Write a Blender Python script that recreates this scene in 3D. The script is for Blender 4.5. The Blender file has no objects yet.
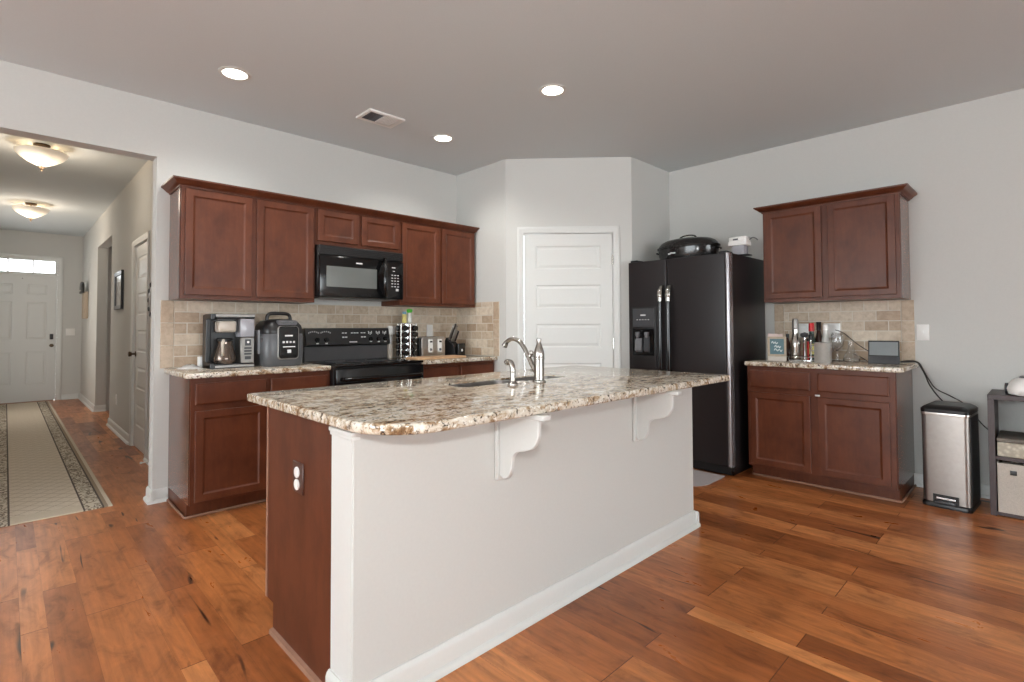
import bpy, bmesh, math, random
from mathutils import Vector, Matrix
random.seed(7)
C = bpy.context.scene
COL = C.collection
R = math.radians
# ---------------------------------------------------------------- camera
def make_camera():
    f, yaw, pitch, roll, sy, h = 519.48, 44.2759, 1.5957, -0.2181, -28.278, 1.1718
    a, t, r = R(yaw), R(pitch), R(roll)
    F = Vector((math.sin(a)*math.cos(t), math.cos(a)*math.cos(t), math.sin(t)))
    Rt = Vector((math.cos(a), -math.sin(a), 0)); U = Rt.cross(F)
    R2 = Rt*math.cos(r) + U*math.sin(r); U2 = -Rt*math.sin(r) + U*math.cos(r)
    cd = bpy.data.cameras.new('camera'); co = bpy.data.objects.new('camera', cd); COL.objects.link(co)
    m = Matrix((R2, U2, -F)).transposed().to_4x4(); m.translation = Vector((0, 0, h))
    co.matrix_world = m
    cd.sensor_width = 36; cd.sensor_fit = 'HORIZONTAL'; cd.lens = f/1024*36; cd.shift_y = sy/1024
    cd.clip_start = .05
    C.camera = co
make_camera()
C.view_settings.view_transform = 'Standard'; C.view_settings.look = 'None'
C.view_settings.gamma = 1; C.view_settings.use_curve_mapping = False
C.view_settings.exposure = -0.06
# ---------------------------------------------------------------- world and lights
W = bpy.data.worlds.new('sky'); C.world = W; W.use_nodes = True
bg = W.node_tree.nodes['Background']; bg.inputs[0].default_value = (.90, .965, 1.0, 1); bg.inputs[1].default_value = 10.5
def area(name, loc, rot, sx, sy, power, col=(1, 1, 1)):
    l = bpy.data.lights.new(name, 'AREA'); l.shape = 'RECTANGLE'; l.size = sx; l.size_y = sy; l.energy = power; l.color = col
    o = bpy.data.objects.new(name, l); COL.objects.link(o); o.location = loc; o.rotation_euler = rot; return o
# daylight through the rear living room windows; the left light is an added fill
area('daylight_rear', (1.1, -8.82, 1.35), (R(104), 0, 0), 5.8, 2.2, 40, (.90, .98, 1))
area('fill_left', (-5.42, 1.2, 1.4), (R(104), 0, R(-90)), 4.6, 2.0, 40, (.90, .98, 1))
# added fill light for the dim hall, with no opening behind it
area('fill_hall', (-.40, 9.6, 1.45), (R(90), 0, R(-90)), 1.3, 1.7, 16, (1, .93, .85))
# the photographer's flash, just above the camera
fl = bpy.data.lights.new('camera_flash', 'POINT'); fl.energy = 72; fl.color = (.95, .99, 1); fl.shadow_soft_size = .035
fo = bpy.data.objects.new('camera_flash', fl); COL.objects.link(fo); fo.location = (0.0, -0.03, 1.40)
def spot(name, loc, power, col=(.98, .97, .93), ang=150, blend=.6, rad=.06):
    l = bpy.data.lights.new(name, 'SPOT'); l.energy = power; l.color = col; l.spot_size = R(ang); l.spot_blend = blend; l.shadow_soft_size = rad
    o = bpy.data.objects.new(name, l); COL.objects.link(o); o.location = loc; return o
def point(name, loc, power, col, rad):
    l = bpy.data.lights.new(name, 'POINT'); l.energy = power; l.color = col; l.shadow_soft_size = rad
    o = bpy.data.objects.new(name, l); COL.objects.link(o); o.location = loc; return o

# ---------------------------------------------------------------- constants of the place
H = 2.74
YA, XB = 4.215, 4.8045            # range wall, fridge wall
XP, YP, XQ, YQ = 3.316, 3.480, 4.1116, 2.6336   # corner pantry
XO, HO = .7246, 2.347             # hall opening
HX, HY = .925, 11.4               # hall right wall and end wall
CT, CB = .898, .865               # counter top / underside

# ---------------------------------------------------------------- materials
def lin(c): return tuple((v/12.92 if v <= .04045 else ((v+.055)/1.055)**2.4) for v in [x/255 for x in c])+(1,)
def nm(name):
    m = bpy.data.materials.new(name); m.use_nodes = True
    return m, m.node_tree, m.node_tree.nodes['Principled BSDF']
def P(b, **k):
    for n, v in k.items():
        b.inputs[n.replace('_', ' ')].default_value = v
def coords(nt, kind='Object', scale=(1, 1, 1)):
    tc = nt.nodes.new('ShaderNodeTexCoord'); mp = nt.nodes.new('ShaderNodeMapping')
    mp.inputs['Scale'].default_value = scale; nt.links.new(tc.outputs[kind], mp.inputs[0]); return mp.outputs[0]
def noise(nt, vec, scale, detail=4, rough=.55, dist=0):
    n = nt.nodes.new('ShaderNodeTexNoise'); n.inputs['Scale'].default_value = scale; n.inputs['Detail'].default_value = detail
    n.inputs['Roughness'].default_value = rough; n.inputs['Distortion'].default_value = dist
    nt.links.new(vec, n.inputs['Vector']); return n.outputs[0]
def ramp(nt, fac, stops, interp='LINEAR'):
    r = nt.nodes.new('ShaderNodeValToRGB'); e = r.color_ramp; e.interpolation = interp
    while len(e.elements) < len(stops): e.elements.new(.5)
    for el, (p, c) in zip(e.elements, stops): el.position = p; el.color = c if len(c) == 4 else tuple(c)+(1,)
    nt.links.new(fac, r.inputs[0]); return r.outputs[0]
def mix(nt, fac, a, b, mode='MIX'):
    m = nt.nodes.new('ShaderNodeMix'); m.data_type = 'RGBA'; m.blend_type = mode
    for i, x in ((0, fac), (6, a), (7, b)):
        if isinstance(x, (int, float, tuple)): m.inputs[i].default_value = x
        else: nt.links.new(x, m.inputs[i])
    return m.outputs[2]
def bump(nt, b, h, strength=.2, dist=.002):
    n = nt.nodes.new('ShaderNodeBump'); n.inputs['Strength'].default_value = strength; n.inputs['Distance'].default_value = dist
    nt.links.new(h, n.inputs['Height']); nt.links.new(n.outputs[0], b.inputs['Normal'])
def plain(name, c, rough=.5, metal=0., nscale=0, namt=.06, bumpy=0, **k):
    m, nt, b = nm(name); col = lin(c)
    P(b, Roughness=rough, Metallic=metal, **k)
    if nscale:
        v = coords(nt); n = noise(nt, v, nscale)
        lo = tuple(x*(1-namt) for x in col[:3])+(1,); hi = tuple(min(1, x*(1+namt)) for x in col[:3])+(1,)
        nt.links.new(ramp(nt, n, [(.3, lo), (.7, hi)]), b.inputs['Base Color'])
        if bumpy: bump(nt, b, n, bumpy)
    else: b.inputs['Base Color'].default_value = col
    return m
def glow(name, c, s):
    m, nt, b = nm(name); P(b, Emission_Color=lin(c), Emission_Strength=s, Base_Color=lin(c)); return m
M = {}
M['wall'] = plain('wall_paint', (200, 199.5, 195.5), .85, nscale=90, namt=.015, bumpy=.04)
M['ceiling'] = plain('ceiling_paint', (209, 215, 217), .9, nscale=120, namt=.015, bumpy=.05)
M['trim'] = plain('trim_paint', (212, 213, 210), .4, nscale=60, namt=.01)
M['jamb'] = M['wall']
M['black'] = plain('black_plastic', (22, 21, 22), .35, nscale=40, namt=.1)
M['blackgloss'] = plain('black_gloss', (12, 12, 13), .12, nscale=10, namt=.1)
M['darkgrey'] = plain('dark_grey_plastic', (62, 63, 66), .35, nscale=40, namt=.08)
M['midgrey'] = plain('mid_grey_plastic', (105, 105, 108), .4, nscale=40, namt=.06)
M['steel'] = plain('brushed_steel', (196, 190, 184), .28, 1., nscale=30, namt=.06)
M['nickel'] = plain('brushed_nickel', (178, 174, 168), .22, 1., nscale=30, namt=.05)
M['satin'] = plain('satin_steel', (150, 147, 143), .45, .9, nscale=30, namt=.06)
M['cooker'] = plain('cooker_grey', (86, 87, 90), .34, nscale=30, namt=.05)
M['basin'] = plain('basin_steel', (138, 134, 130), .5, .9, nscale=30, namt=.06)
M['brightsteel'] = plain('bright_steel', (205, 203, 200), .3, .55, nscale=30, namt=.05)
M['cansteel'] = plain('trash_can_steel', (160, 154, 149), .36, .9, nscale=30, namt=.05)
M['carafe'] = plain('smoked_carafe', (112, 100, 92), .12, .75, nscale=20, namt=.08)
M['chrome'] = plain('chrome', (225, 225, 226), .08, 1., nscale=20, namt=.02)
M['bronze'] = plain('bronze', (92, 76, 60), .35, .9, nscale=30, namt=.1)
M['white'] = plain('white_plastic', (232, 231, 228), .35, nscale=30, namt=.015)
M['mark'] = plain('pale_print', (215, 215, 215), .5, nscale=30, namt=.02)
M['cord'] = plain('cord_rubber', (48, 44, 42), .55, nscale=60, namt=.1)
M['shoe'] = plain('shoe_mould_wood', (150, 112, 92), .45, nscale=30, namt=.1)
M['board'] = plain('board_wood', (196, 158, 120), .5, nscale=14, namt=.14)
M['signwood'] = plain('sign_wood', (176, 160, 140), .7, nscale=40, namt=.12)
M['chalk'] = plain('chalk_teal', (92, 120, 128), .8, nscale=20, namt=.1)
M['chalkwhite'] = plain('chalk_white', (230, 236, 235), .9, nscale=30, namt=.03)
M['fabric'] = plain('bin_fabric', (190, 182, 172), .95, nscale=260, namt=.12, bumpy=.3)
M['espresso'] = plain('espresso_laminate', (64, 50, 50), .45, nscale=30, namt=.12)
M['boxtop'] = plain('box_cloth', (120, 114, 106), .95, nscale=200, namt=.1, bumpy=.2)
M['mat'] = plain('mat_grey', (178, 170, 170), .95, nscale=200, namt=.06, bumpy=.2)
M['red'] = plain('red_cap', (196, 34, 38), .35, nscale=20, namt=.05)
M['greenglass'] = plain('green_glass', (26, 46, 34), .1, nscale=20, namt=.1)
M['brownglass'] = plain('brown_glass', (58, 32, 24), .1, nscale=20, namt=.1)
M['greencap'] = plain('green_cap', (80, 190, 60), .35, nscale=20, namt=.05)
M['bluecap'] = plain('blue_cap', (110, 160, 190), .35, nscale=20, namt=.05)
M['bottle'] = plain('clear_bottle', (205, 205, 200), .15, nscale=20, namt=.05)
M['ceramic'] = plain('crock_glaze', (184, 174, 162), .3, nscale=20, namt=.06)
M['beige'] = plain('beige_cloth', (176, 160, 142), .9, nscale=80, namt=.08)
M['pinkpaper'] = plain('pink_paper', (222, 202, 194), .9, nscale=60, namt=.04)
M['yellow'] = plain('yellow_label', (214, 200, 120), .5, nscale=20, namt=.05)
M['spicered'] = plain('spice_red', (110, 50, 32), .4, nscale=120, namt=.3)
M['windowdark'] = plain('oven_glass', (120, 124, 122), .18, .35, nscale=8, namt=.04)
M['print'] = plain('art_print', (190, 186, 184), .25, nscale=9, namt=.25)
M['bulb'] = glow('lamp_lens', (255, 246, 232), 9.0)
M['bowl'] = None
def glass():
    m, nt, b = nm('clear_glass'); P(b, Base_Color=(1, 1, 1, 1), Roughness=.03, IOR=1.45)
    b.inputs['Transmission Weight'].default_value = .96; return m
M['glass'] = glass()
def tintplastic():
    m, nt, b = nm('tinted_reservoir'); P(b, Base_Color=lin((188, 187, 194)), Roughness=.12)
    b.inputs['Transmission Weight'].default_value = .35; return m
M['reservoir'] = tintplastic()
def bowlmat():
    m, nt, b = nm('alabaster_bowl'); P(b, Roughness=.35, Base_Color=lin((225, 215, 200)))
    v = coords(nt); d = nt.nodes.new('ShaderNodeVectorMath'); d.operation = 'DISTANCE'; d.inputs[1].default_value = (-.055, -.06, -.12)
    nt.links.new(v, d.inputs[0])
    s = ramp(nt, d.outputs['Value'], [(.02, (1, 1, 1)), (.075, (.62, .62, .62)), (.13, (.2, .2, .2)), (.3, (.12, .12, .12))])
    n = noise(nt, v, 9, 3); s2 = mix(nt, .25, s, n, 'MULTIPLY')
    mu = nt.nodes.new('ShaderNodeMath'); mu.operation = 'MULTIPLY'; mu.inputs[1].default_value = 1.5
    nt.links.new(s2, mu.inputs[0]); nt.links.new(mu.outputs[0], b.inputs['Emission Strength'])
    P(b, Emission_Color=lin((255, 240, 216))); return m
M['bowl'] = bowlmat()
def cherry(name, rough, dark=1.0, coat=.25, spec=.5):
    m, nt, b = nm(name); v = coords(nt, 'Object', (7, 7, .9)); v2 = coords(nt, 'Object', (1, 1, 1))
    g = noise(nt, v, 6, 6, .6, .4); big = noise(nt, v2, 3.2, 3, .5)
    c1 = mix(nt, g, tuple(x*dark for x in lin((74, 36, 22))[:3])+(1,), tuple(x*dark for x in lin((118, 66, 40))[:3])+(1,))
    c = mix(nt, big, c1, tuple(x*dark for x in lin((96, 52, 34))[:3])+(1,))
    c = mix(nt, 1.0, c, ramp(nt, noise(nt, coords(nt, 'Object', (1, 1, .7)), 7, 4, .6), [(.32, (.72, .68, .66)), (.6, (1.08, 1.06, 1.04))]), 'MULTIPLY')
    nt.links.new(c, b.inputs['Base Color']); P(b, Roughness=rough); b.inputs['Coat Weight'].default_value = coat; b.inputs['Coat Roughness'].default_value = .2
    b.inputs['Specular IOR Level'].default_value = spec; bump(nt, b, g, .04); return m
M['cherry'] = cherry('cherry_wood', .40, .95, .04, .32)
M['cherryside'] = cherry('cherry_side_laminate', .18, .9, .35)
M['panel'] = cherry('island_end_panel', .45, .88, .03, .3)
def granite():
    m, nt, b = nm('granite'); v = coords(nt)
    n1 = noise(nt, coords(nt, 'Object', (1, 1.6, 1)), 13, 6, .7, .8); n2 = noise(nt, v, 70, 4, .7, .3); n3 = noise(nt, v, 42, 4, .65, 1.0)
    base = ramp(nt, n1, [(.36, lin((112, 84, 58))), (.43, lin((164, 138, 108))), (.51, lin((206, 195, 177))), (.66, lin((226, 222, 213)))])
    spk = ramp(nt, n2, [(.36, (0, 0, 0)), (.45, (1, 1, 1))])
    c = mix(nt, spk, lin((112, 96, 80)), base)
    vo = nt.nodes.new('ShaderNodeTexVoronoi'); vo.inputs['Scale'].default_value = 85; nt.links.new(v, vo.inputs['Vector'])
    mul = nt.nodes.new('ShaderNodeMath'); mul.operation = 'MULTIPLY'; nt.links.new(vo.outputs['Distance'], mul.inputs[0])
    dk = ramp(nt, n3, [(.36, (1, 1, 1)), (.42, (0, 0, 0))])
    c = mix(nt, dk, c, lin((58, 46, 38)))
    wh = ramp(nt, noise(nt, v, 60, 2, .5), [(.6, (0, 0, 0)), (.68, (1, 1, 1))])
    c = mix(nt, wh, c, lin((228, 224, 214)))
    nt.links.new(c, b.inputs['Base Color']); P(b, Roughness=.09); b.inputs['Specular IOR Level'].default_value = .62; return m
M['granite'] = granite()
def floormat():
    m, nt, b = nm('hardwood_planks')
    tc = nt.nodes.new('ShaderNodeTexCoord'); s = nt.nodes.new('ShaderNodeSeparateXYZ'); c = nt.nodes.new('ShaderNodeCombineXYZ')
    nt.links.new(tc.outputs['Object'], s.inputs[0]); # random-width boards: every .39 m holds a wide, a narrow and a medium board
    def mth(op, x, y):
        n = nt.nodes.new('ShaderNodeMath'); n.operation = op
        for i, q in enumerate((x, y)):
            if isinstance(q, (int, float)): n.inputs[i].default_value = q
            else: nt.links.new(q, n.inputs[i])
        return n.outputs[0]
    t_ = mth('DIVIDE', mth('ADD', s.outputs[0], -.256+39), .39); k_ = mth('FLOOR', t_, 0); f_ = mth('SUBTRACT', t_, k_)
    def seg(lo, hi):
        n = nt.nodes.new('ShaderNodeMapRange'); n.inputs['From Min'].default_value = lo; n.inputs['From Max'].default_value = hi; nt.links.new(f_, n.inputs['Value']); return n.outputs[0]
    row = mth('ADD', mth('MULTIPLY', k_, 3), mth('ADD', seg(0, .5), mth('ADD', seg(.5, .70), seg(.70, 1))))
    nt.links.new(s.outputs[1], c.inputs[0]); nt.links.new(row, c.inputs[1])
    br = nt.nodes.new('ShaderNodeTexBrick'); nt.links.new(c.outputs[0], br.inputs['Vector'])
    for k, vv in dict(Scale=1., Mortar_Size=.0018, Brick_Width=1.05, Row_Height=1., Mortar_Smooth=.1, Bias=0.).items(): br.inputs[k.replace('_', ' ')].default_value = vv
    br.offset = .37; br.offset_frequency = 2
    br.inputs['Color1'].default_value = (0, 0, 0, 1); br.inputs['Color2'].default_value = (1, 1, 1, 1); br.inputs['Mortar'].default_value = (.5, .5, .5, 1)
    off = nt.nodes.new('ShaderNodeVectorMath'); off.operation = 'MULTIPLY_ADD'; off.inputs[1].default_value = (13, 7, 3)
    nt.links.new(br.outputs['Color'], off.inputs[0]); nt.links.new(tc.outputs['Object'], off.inputs[2])
    def st(scale):
        mp = nt.nodes.new('ShaderNodeMapping'); mp.inputs['Scale'].default_value = scale; nt.links.new(off.outputs[0], mp.inputs[0]); return mp.outputs[0]
    grain = noise(nt, st((24, 1.0, 1)), 2.4, 4, .55, .0)
    blot = noise(nt, st((5, 2.0, 1)), 2.6, 5, .65, .7)
    crack = noise(nt, st((7.5, .8, 1)), 1.7, 1, .4, 1.2)
    pc = ramp(nt, br.outputs['Color'], [(0, lin((136, 78, 42))), (.3, lin((164, 98, 54))), (.7, lin((180, 112, 64))), (1, lin((202, 134, 82)))])
    gc = ramp(nt, grain, [(.2, (.70, .68, .66)), (.5, (.97, .97, .97)), (.8, (1.2, 1.18, 1.14))])
    col = mix(nt, 1.0, pc, gc, 'MULTIPLY')
    bc = ramp(nt, blot, [(.33, (.60, .54, .50)), (.47, (.95, .93, .91)), (.66, (1.2, 1.16, 1.1))])
    col = mix(nt, .9, col, bc, 'MULTIPLY')
    kc = ramp(nt, crack, [(.25, (1, 1, 1)), (.29, (0, 0, 0))])
    col = mix(nt, kc, col, lin((56, 28, 18)))
    col = mix(nt, br.outputs['Fac'], col, lin((92, 50, 28)))
    nt.links.new(col, b.inputs['Base Color'])
    P(b, Roughness=.3); b.inputs['Specular IOR Level'].default_value = .45
    rr = ramp(nt, blot, [(.3, (.35, .35, .35)), (.7, (.27, .27, .27))]); nt.links.new(rr, b.inputs['Roughness'])
    bump(nt, b, grain, .05); return m
M['floor'] = floormat()
def tilemat(name, axis):
    # travertine subway tile; axis gives the horizontal object axis
    m, nt, b = nm(name)
    tc = nt.nodes.new('ShaderNodeTexCoord'); s = nt.nodes.new('ShaderNodeSeparateXYZ'); c = nt.nodes.new('ShaderNodeCombineXYZ')
    nt.links.new(tc.outputs['Object'], s.inputs[0]); nt.links.new(s.outputs[axis], c.inputs[0]); nt.links.new(s.outputs[2], c.inputs[1])
    br = nt.nodes.new('ShaderNodeTexBrick'); nt.links.new(c.outputs[0], br.inputs['Vector'])
    for k, vv in dict(Scale=1., Mortar_Size=.0035, Brick_Width=.156, Row_Height=.0775, Mortar_Smooth=.2).items(): br.inputs[k.replace('_', ' ')].default_value = vv
    br.inputs['Color1'].default_value = (0, 0, 0, 1); br.inputs['Color2'].default_value = (1, 1, 1, 1); br.inputs['Mortar'].default_value = (.5, .5, .5, 1)
    n = noise(nt, tc.outputs['Object'], 26, 5, .65, .3)
    pc = ramp(nt, br.outputs['Color'], [(0, lin((172, 148, 124))), (.3, lin((190, 172, 150))), (.7, lin((202, 186, 166))), (1, lin((212, 199, 180)))])
    nc = ramp(nt, n, [(.3, (.8, .77, .74)), (.6, (1.05, 1.05, 1.05))])
    col = mix(nt, 1., pc, nc, 'MULTIPLY'); col = mix(nt, br.outputs['Fac'], col, lin((206, 198, 184)))
    nt.links.new(col, b.inputs['Base Color']); P(b, Roughness=.5)
    iv = nt.nodes.new('ShaderNodeMath'); iv.operation = 'SUBTRACT'; iv.inputs[0].default_value = 1; nt.links.new(br.outputs['Fac'], iv.inputs[1])
    bump(nt, b, iv.outputs[0], .5, .002); return m
M['tileX'] = tilemat('travertine_tile', 0)
M['tileY'] = tilemat('travertine_tile_side', 1)
def bordertile():
    m, nt, b = nm('travertine_border'); v = coords(nt); n = noise(nt, v, 26, 5, .65, .3)
    oi = nt.nodes.new('ShaderNodeTexWhiteNoise'); oi.noise_dimensions = '1D'
    s = nt.nodes.new('ShaderNodeSeparateXYZ'); tc = nt.nodes.new('ShaderNodeTexCoord'); nt.links.new(tc.outputs['Object'], s.inputs[0])
    fl_ = nt.nodes.new('ShaderNodeMath'); fl_.operation = 'SNAP'; fl_.inputs[1].default_value = .155; nt.links.new(s.outputs[2], fl_.inputs[0]); nt.links.new(fl_.outputs[0], oi.inputs['W'])
    pc = ramp(nt, oi.outputs['Value'], [(0, lin((176, 154, 130))), (1, lin((206, 190, 170)))])
    col = mix(nt, 1., pc, ramp(nt, n, [(.3, (.8, .77, .74)), (.6, (1.05, 1.05, 1.05))]), 'MULTIPLY')
    nt.links.new(col, b.inputs['Base Color']); P(b, Roughness=.5); return m
M['tileB'] = bordertile()
M['grout'] = plain('grout', (206, 198, 184), .9, nscale=60, namt=.03)
def enamel():
    m, nt, b = nm('speckled_enamel'); v = coords(nt); n = noise(nt, v, 220, 2, .5)
    nt.links.new(ramp(nt, n, [(.62, lin((30, 28, 28))), (.7, lin((110, 108, 106)))]), b.inputs['Base Color']); P(b, Roughness=.15); return m
M['enamel'] = enamel()
def fridgemat():
    m, nt, b = nm('textured_black_enamel'); v = coords(nt); n = noise(nt, v, 260, 2, .5)
    nt.links.new(ramp(nt, n, [(.3, lin((30, 27, 28))), (.7, lin((44, 39, 40)))]), b.inputs['Base Color']); P(b, Roughness=.34); b.inputs['Specular IOR Level'].default_value = .28; bump(nt, b, n, .25, .001); return m
M['fridge'] = fridgemat()
def rugfield():
    m, nt, b = nm('rug_field'); v = coords(nt, 'Object', (1, 1, 1))
    s = nt.nodes.new('ShaderNodeSeparateXYZ'); nt.links.new(v, s.inputs[0])
    def lat(sign):
        a = nt.nodes.new('ShaderNodeMath'); a.operation = 'MULTIPLY_ADD'; a.inputs[1].default_value = sign
        nt.links.new(s.outputs[0], a.inputs[0]); nt.links.new(s.outputs[1], a.inputs[2])
        p = nt.nodes.new('ShaderNodeMath'); p.operation = 'PINGPONG'; p.inputs[1].default_value = .06; nt.links.new(a.outputs[0], p.inputs[0])
        l = nt.nodes.new('ShaderNodeMath'); l.operation = 'LESS_THAN'; l.inputs[1].default_value = .005; nt.links.new(p.outputs[0], l.inputs[0]); return l.outputs[0]
    mx = nt.nodes.new('ShaderNodeMath'); mx.operation = 'MAXIMUM'; nt.links.new(lat(1.), mx.inputs[0]); nt.links.new(lat(-1.), mx.inputs[1])
    n = noise(nt, v, 150, 3)
    base = ramp(nt, n, [(.3, lin((198, 185, 166))), (.7, lin((214, 203, 186)))])
    nt.links.new(mix(nt, mx.outputs[0], base, lin((176, 162, 142))), b.inputs['Base Color']); P(b, Roughness=.95); bump(nt, b, n, .4, .003); return m
def rugborder():
    m, nt, b = nm('rug_scroll_border'); v = coords(nt, 'Object', (1, 1, 1))
    n = noise(nt, coords(nt, 'Object', (1, .7, 1)), 15, 1, .4, 2.5)
    c = ramp(nt, n, [(.40, lin((196, 186, 168))), (.45, lin((112, 98, 84))), (.52, lin((120, 106, 92))), (.57, lin((200, 190, 172)))])
    nt.links.new(c, b.inputs['Base Color']); P(b, Roughness=.95); return m
M['rugfield'] = rugfield(); M['rugborder'] = rugborder()
M['rugdark'] = plain('rug_dark_line', (86, 76, 68), .95, nscale=120, namt=.1)
M['rugtan'] = plain('rug_tan_band', (150, 132, 112), .95, nscale=120, namt=.1)
M['ruglight'] = plain('rug_light_band', (200, 188, 168), .95, nscale=120, namt=.06)
def quilt():
    m, nt, b = nm('quilted_cream'); v = coords(nt); vo = nt.nodes.new('ShaderNodeTexVoronoi'); vo.inputs['Scale'].default_value = 45; nt.links.new(v, vo.inputs['Vector'])
    nt.links.new(ramp(nt, vo.outputs['Distance'], [(.1, lin((214, 208, 192))), (.6, lin((180, 172, 156)))]), b.inputs['Base Color']); P(b, Roughness=.9)
    bump(nt, b, vo.outputs['Distance'], .4, .004); return m
M['quilt'] = quilt()

# ---------------------------------------------------------------- mesh helpers
class MB:
    def __init__(s): s.bm = bmesh.new()
    def box(s, a, b, bev=0, seg=2):
        x0, y0, z0 = [min(p, q) for p, q in zip(a, b)]; x1, y1, z1 = [max(p, q) for p, q in zip(a, b)]
        v = [s.bm.verts.new(p) for p in ((x0, y0, z0), (x1, y0, z0), (x1, y1, z0), (x0, y1, z0), (x0, y0, z1), (x1, y0, z1), (x1, y1, z1), (x0, y1, z1))]
        fs = [s.bm.faces.new([v[i] for i in q]) for q in ((3, 2, 1, 0), (4, 5, 6, 7), (0, 1, 5, 4), (1, 2, 6, 5), (2, 3, 7, 6), (3, 0, 4, 7))]
        if bev:
            es = list({e for f in fs for e in f.edges}); bmesh.ops.bevel(s.bm, geom=es, offset=bev, segments=seg, affect='EDGES', profile=.6)
        return s
    def prism(s, poly, axis, lo, hi, bev=0, seg=2):
        def pt(p, t):
            return {'x': (t, p[0], p[1]), 'y': (p[0], t, p[1]), 'z': (p[0], p[1], t)}[axis]
        A = [s.bm.verts.new(pt(p, lo)) for p in poly]; B = [s.bm.verts.new(pt(p, hi)) for p in poly]; n = len(poly)
        fs = [s.bm.faces.new(A[::-1]), s.bm.faces.new(B)]
        for i in range(n): fs.append(s.bm.faces.new((A[i], A[(i+1) % n], B[(i+1) % n], B[i])))
        bmesh.ops.recalc_face_normals(s.bm, faces=fs)
        if bev:
            es = list(fs[0].edges)+list(fs[1].edges); bmesh.ops.bevel(s.bm, geom=es, offset=bev, segments=seg, affect='EDGES', profile=.6)
        return s
    def lathe(s, prof, c=(0, 0, 0), seg=28, axis='z', sx=1., sy=1.):
        rings = []
        def pt(r, z, a):
            p = (r*math.cos(a)*sx, r*math.sin(a)*sy, z)
            if axis == 'x': p = (p[2], p[0], p[1])
            if axis == 'y': p = (p[0], p[2], p[1])
            return tuple(q+d for q, d in zip(p, c))
        for r, z in prof:
            if r < 1e-6: rings.append([s.bm.verts.new(pt(0, z, 0))])
            else: rings.append([s.bm.verts.new(pt(r, z, 2*math.pi*i/seg)) for i in range(seg)])
        fs = []
        for A, B in zip(rings, rings[1:]):
            if len(A) == 1 and len(B) == 1: continue
            for i in range(seg):
                j = (i+1) % seg
                if len(A) == 1: fs.append(s.bm.faces.new((A[0], B[j], B[i])))
                elif len(B) == 1: fs.append(s.bm.faces.new((A[i], A[j], B[0])))
                else: fs.append(s.bm.faces.new((A[i], A[j], B[j], B[i])))
        for A in (rings[0], rings[-1]):
            if len(A) > 1: fs.append(s.bm.faces.new(A))
        bmesh.ops.recalc_face_normals(s.bm, faces=fs); return s
    def tube(s, pts, r, seg=10, cap=True):
        pts = [Vector(p) for p in pts]; n = len(pts); rr = r if isinstance(r, (list, tuple)) else [r]*n
        rings = []; up = None
        for i, p in enumerate(pts):
            t = (pts[min(i+1, n-1)]-pts[max(i-1, 0)]).normalized()
            if up is None:
                up = Vector((0, 0, 1)) if abs(t.z) < .9 else Vector((1, 0, 0))
            u = (up-t*up.dot(t)).normalized(); w = t.cross(u); up = u
            rings.append([s.bm.verts.new(p+(u*math.cos(2*math.pi*k/seg)+w*math.sin(2*math.pi*k/seg))*rr[i]) for k in range(seg)])
        fs = []
        for A, B in zip(rings, rings[1:]):
            for k in range(seg): fs.append(s.bm.faces.new((A[k], A[(k+1) % seg], B[(k+1) % seg], B[k])))
        if cap: fs += [s.bm.faces.new(rings[0]), s.bm.faces.new(rings[-1])]
        bmesh.ops.recalc_face_normals(s.bm, faces=fs); return s
    def loops(s, loops, back=True):
        # concentric closed loops of equal count, last one filled, first one filled when back
        L = [[s.bm.verts.new(p) for p in l] for l in loops]; fs = []
        for A, B in zip(L, L[1:]):
            n = len(A)
            for i in range(n): fs.append(s.bm.faces.new((A[i], A[(i+1) % n], B[(i+1) % n], B[i])))
        fs.append(s.bm.faces.new(L[-1]))
        if back: fs.append(s.bm.faces.new(L[0][::-1]))
        bmesh.ops.recalc_face_normals(s.bm, faces=fs); return s
    def build(s, name, mat, parent=None, label=None, ang=38):
        me = bpy.data.meshes.new(name); s.bm.to_mesh(me); s.bm.free()
        me.polygons.foreach_set('use_smooth', [True]*len(me.polygons)); me.set_sharp_from_angle(angle=R(ang))
        me.materials.append(M[mat] if isinstance(mat, str) else mat)
        o = bpy.data.objects.new(name, me); COL.objects.link(o)
        if parent: o.parent = parent
        if label: o['label'] = label
        return o
    def build_each(s, name, mat, parent, label=None):
        # every separate piece becomes a part of its own
        todo = set(s.bm.verts); first = True
        while todo:
            seed = todo.pop(); isl = {seed}; q = [seed]
            while q:
                for e in q.pop().link_edges:
                    for w_ in e.verts:
                        if w_ not in isl: isl.add(w_); q.append(w_)
            todo -= isl; mp = {}; m = MB()
            for v in isl: mp[v] = m.bm.verts.new(v.co)
            for f in {f for v in isl for f in v.link_faces}: m.bm.faces.new([mp[v] for v in f.verts])
            m.build(name, mat, parent, label)
        s.bm.free()
def rect(x0, z0, x1, z1, y): return [(x0, y, z0), (x1, y, z0), (x1, y, z1), (x0, y, z1)]
def smooth(pts, n=8):
    pts = [Vector(p) for p in pts]; out = []
    for i in range(len(pts)-1):
        p0, p1, p2, p3 = pts[max(i-1, 0)], pts[i], pts[i+1], pts[min(i+2, len(pts)-1)]
        for k in range(n):
            t = k/n
            out.append(.5*((2*p1)+(-p0+p2)*t+(2*p0-5*p1+4*p2-p3)*t*t+(-p0+3*p1-3*p2+p3)*t**3))
    out.append(pts[-1]); return out
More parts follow.
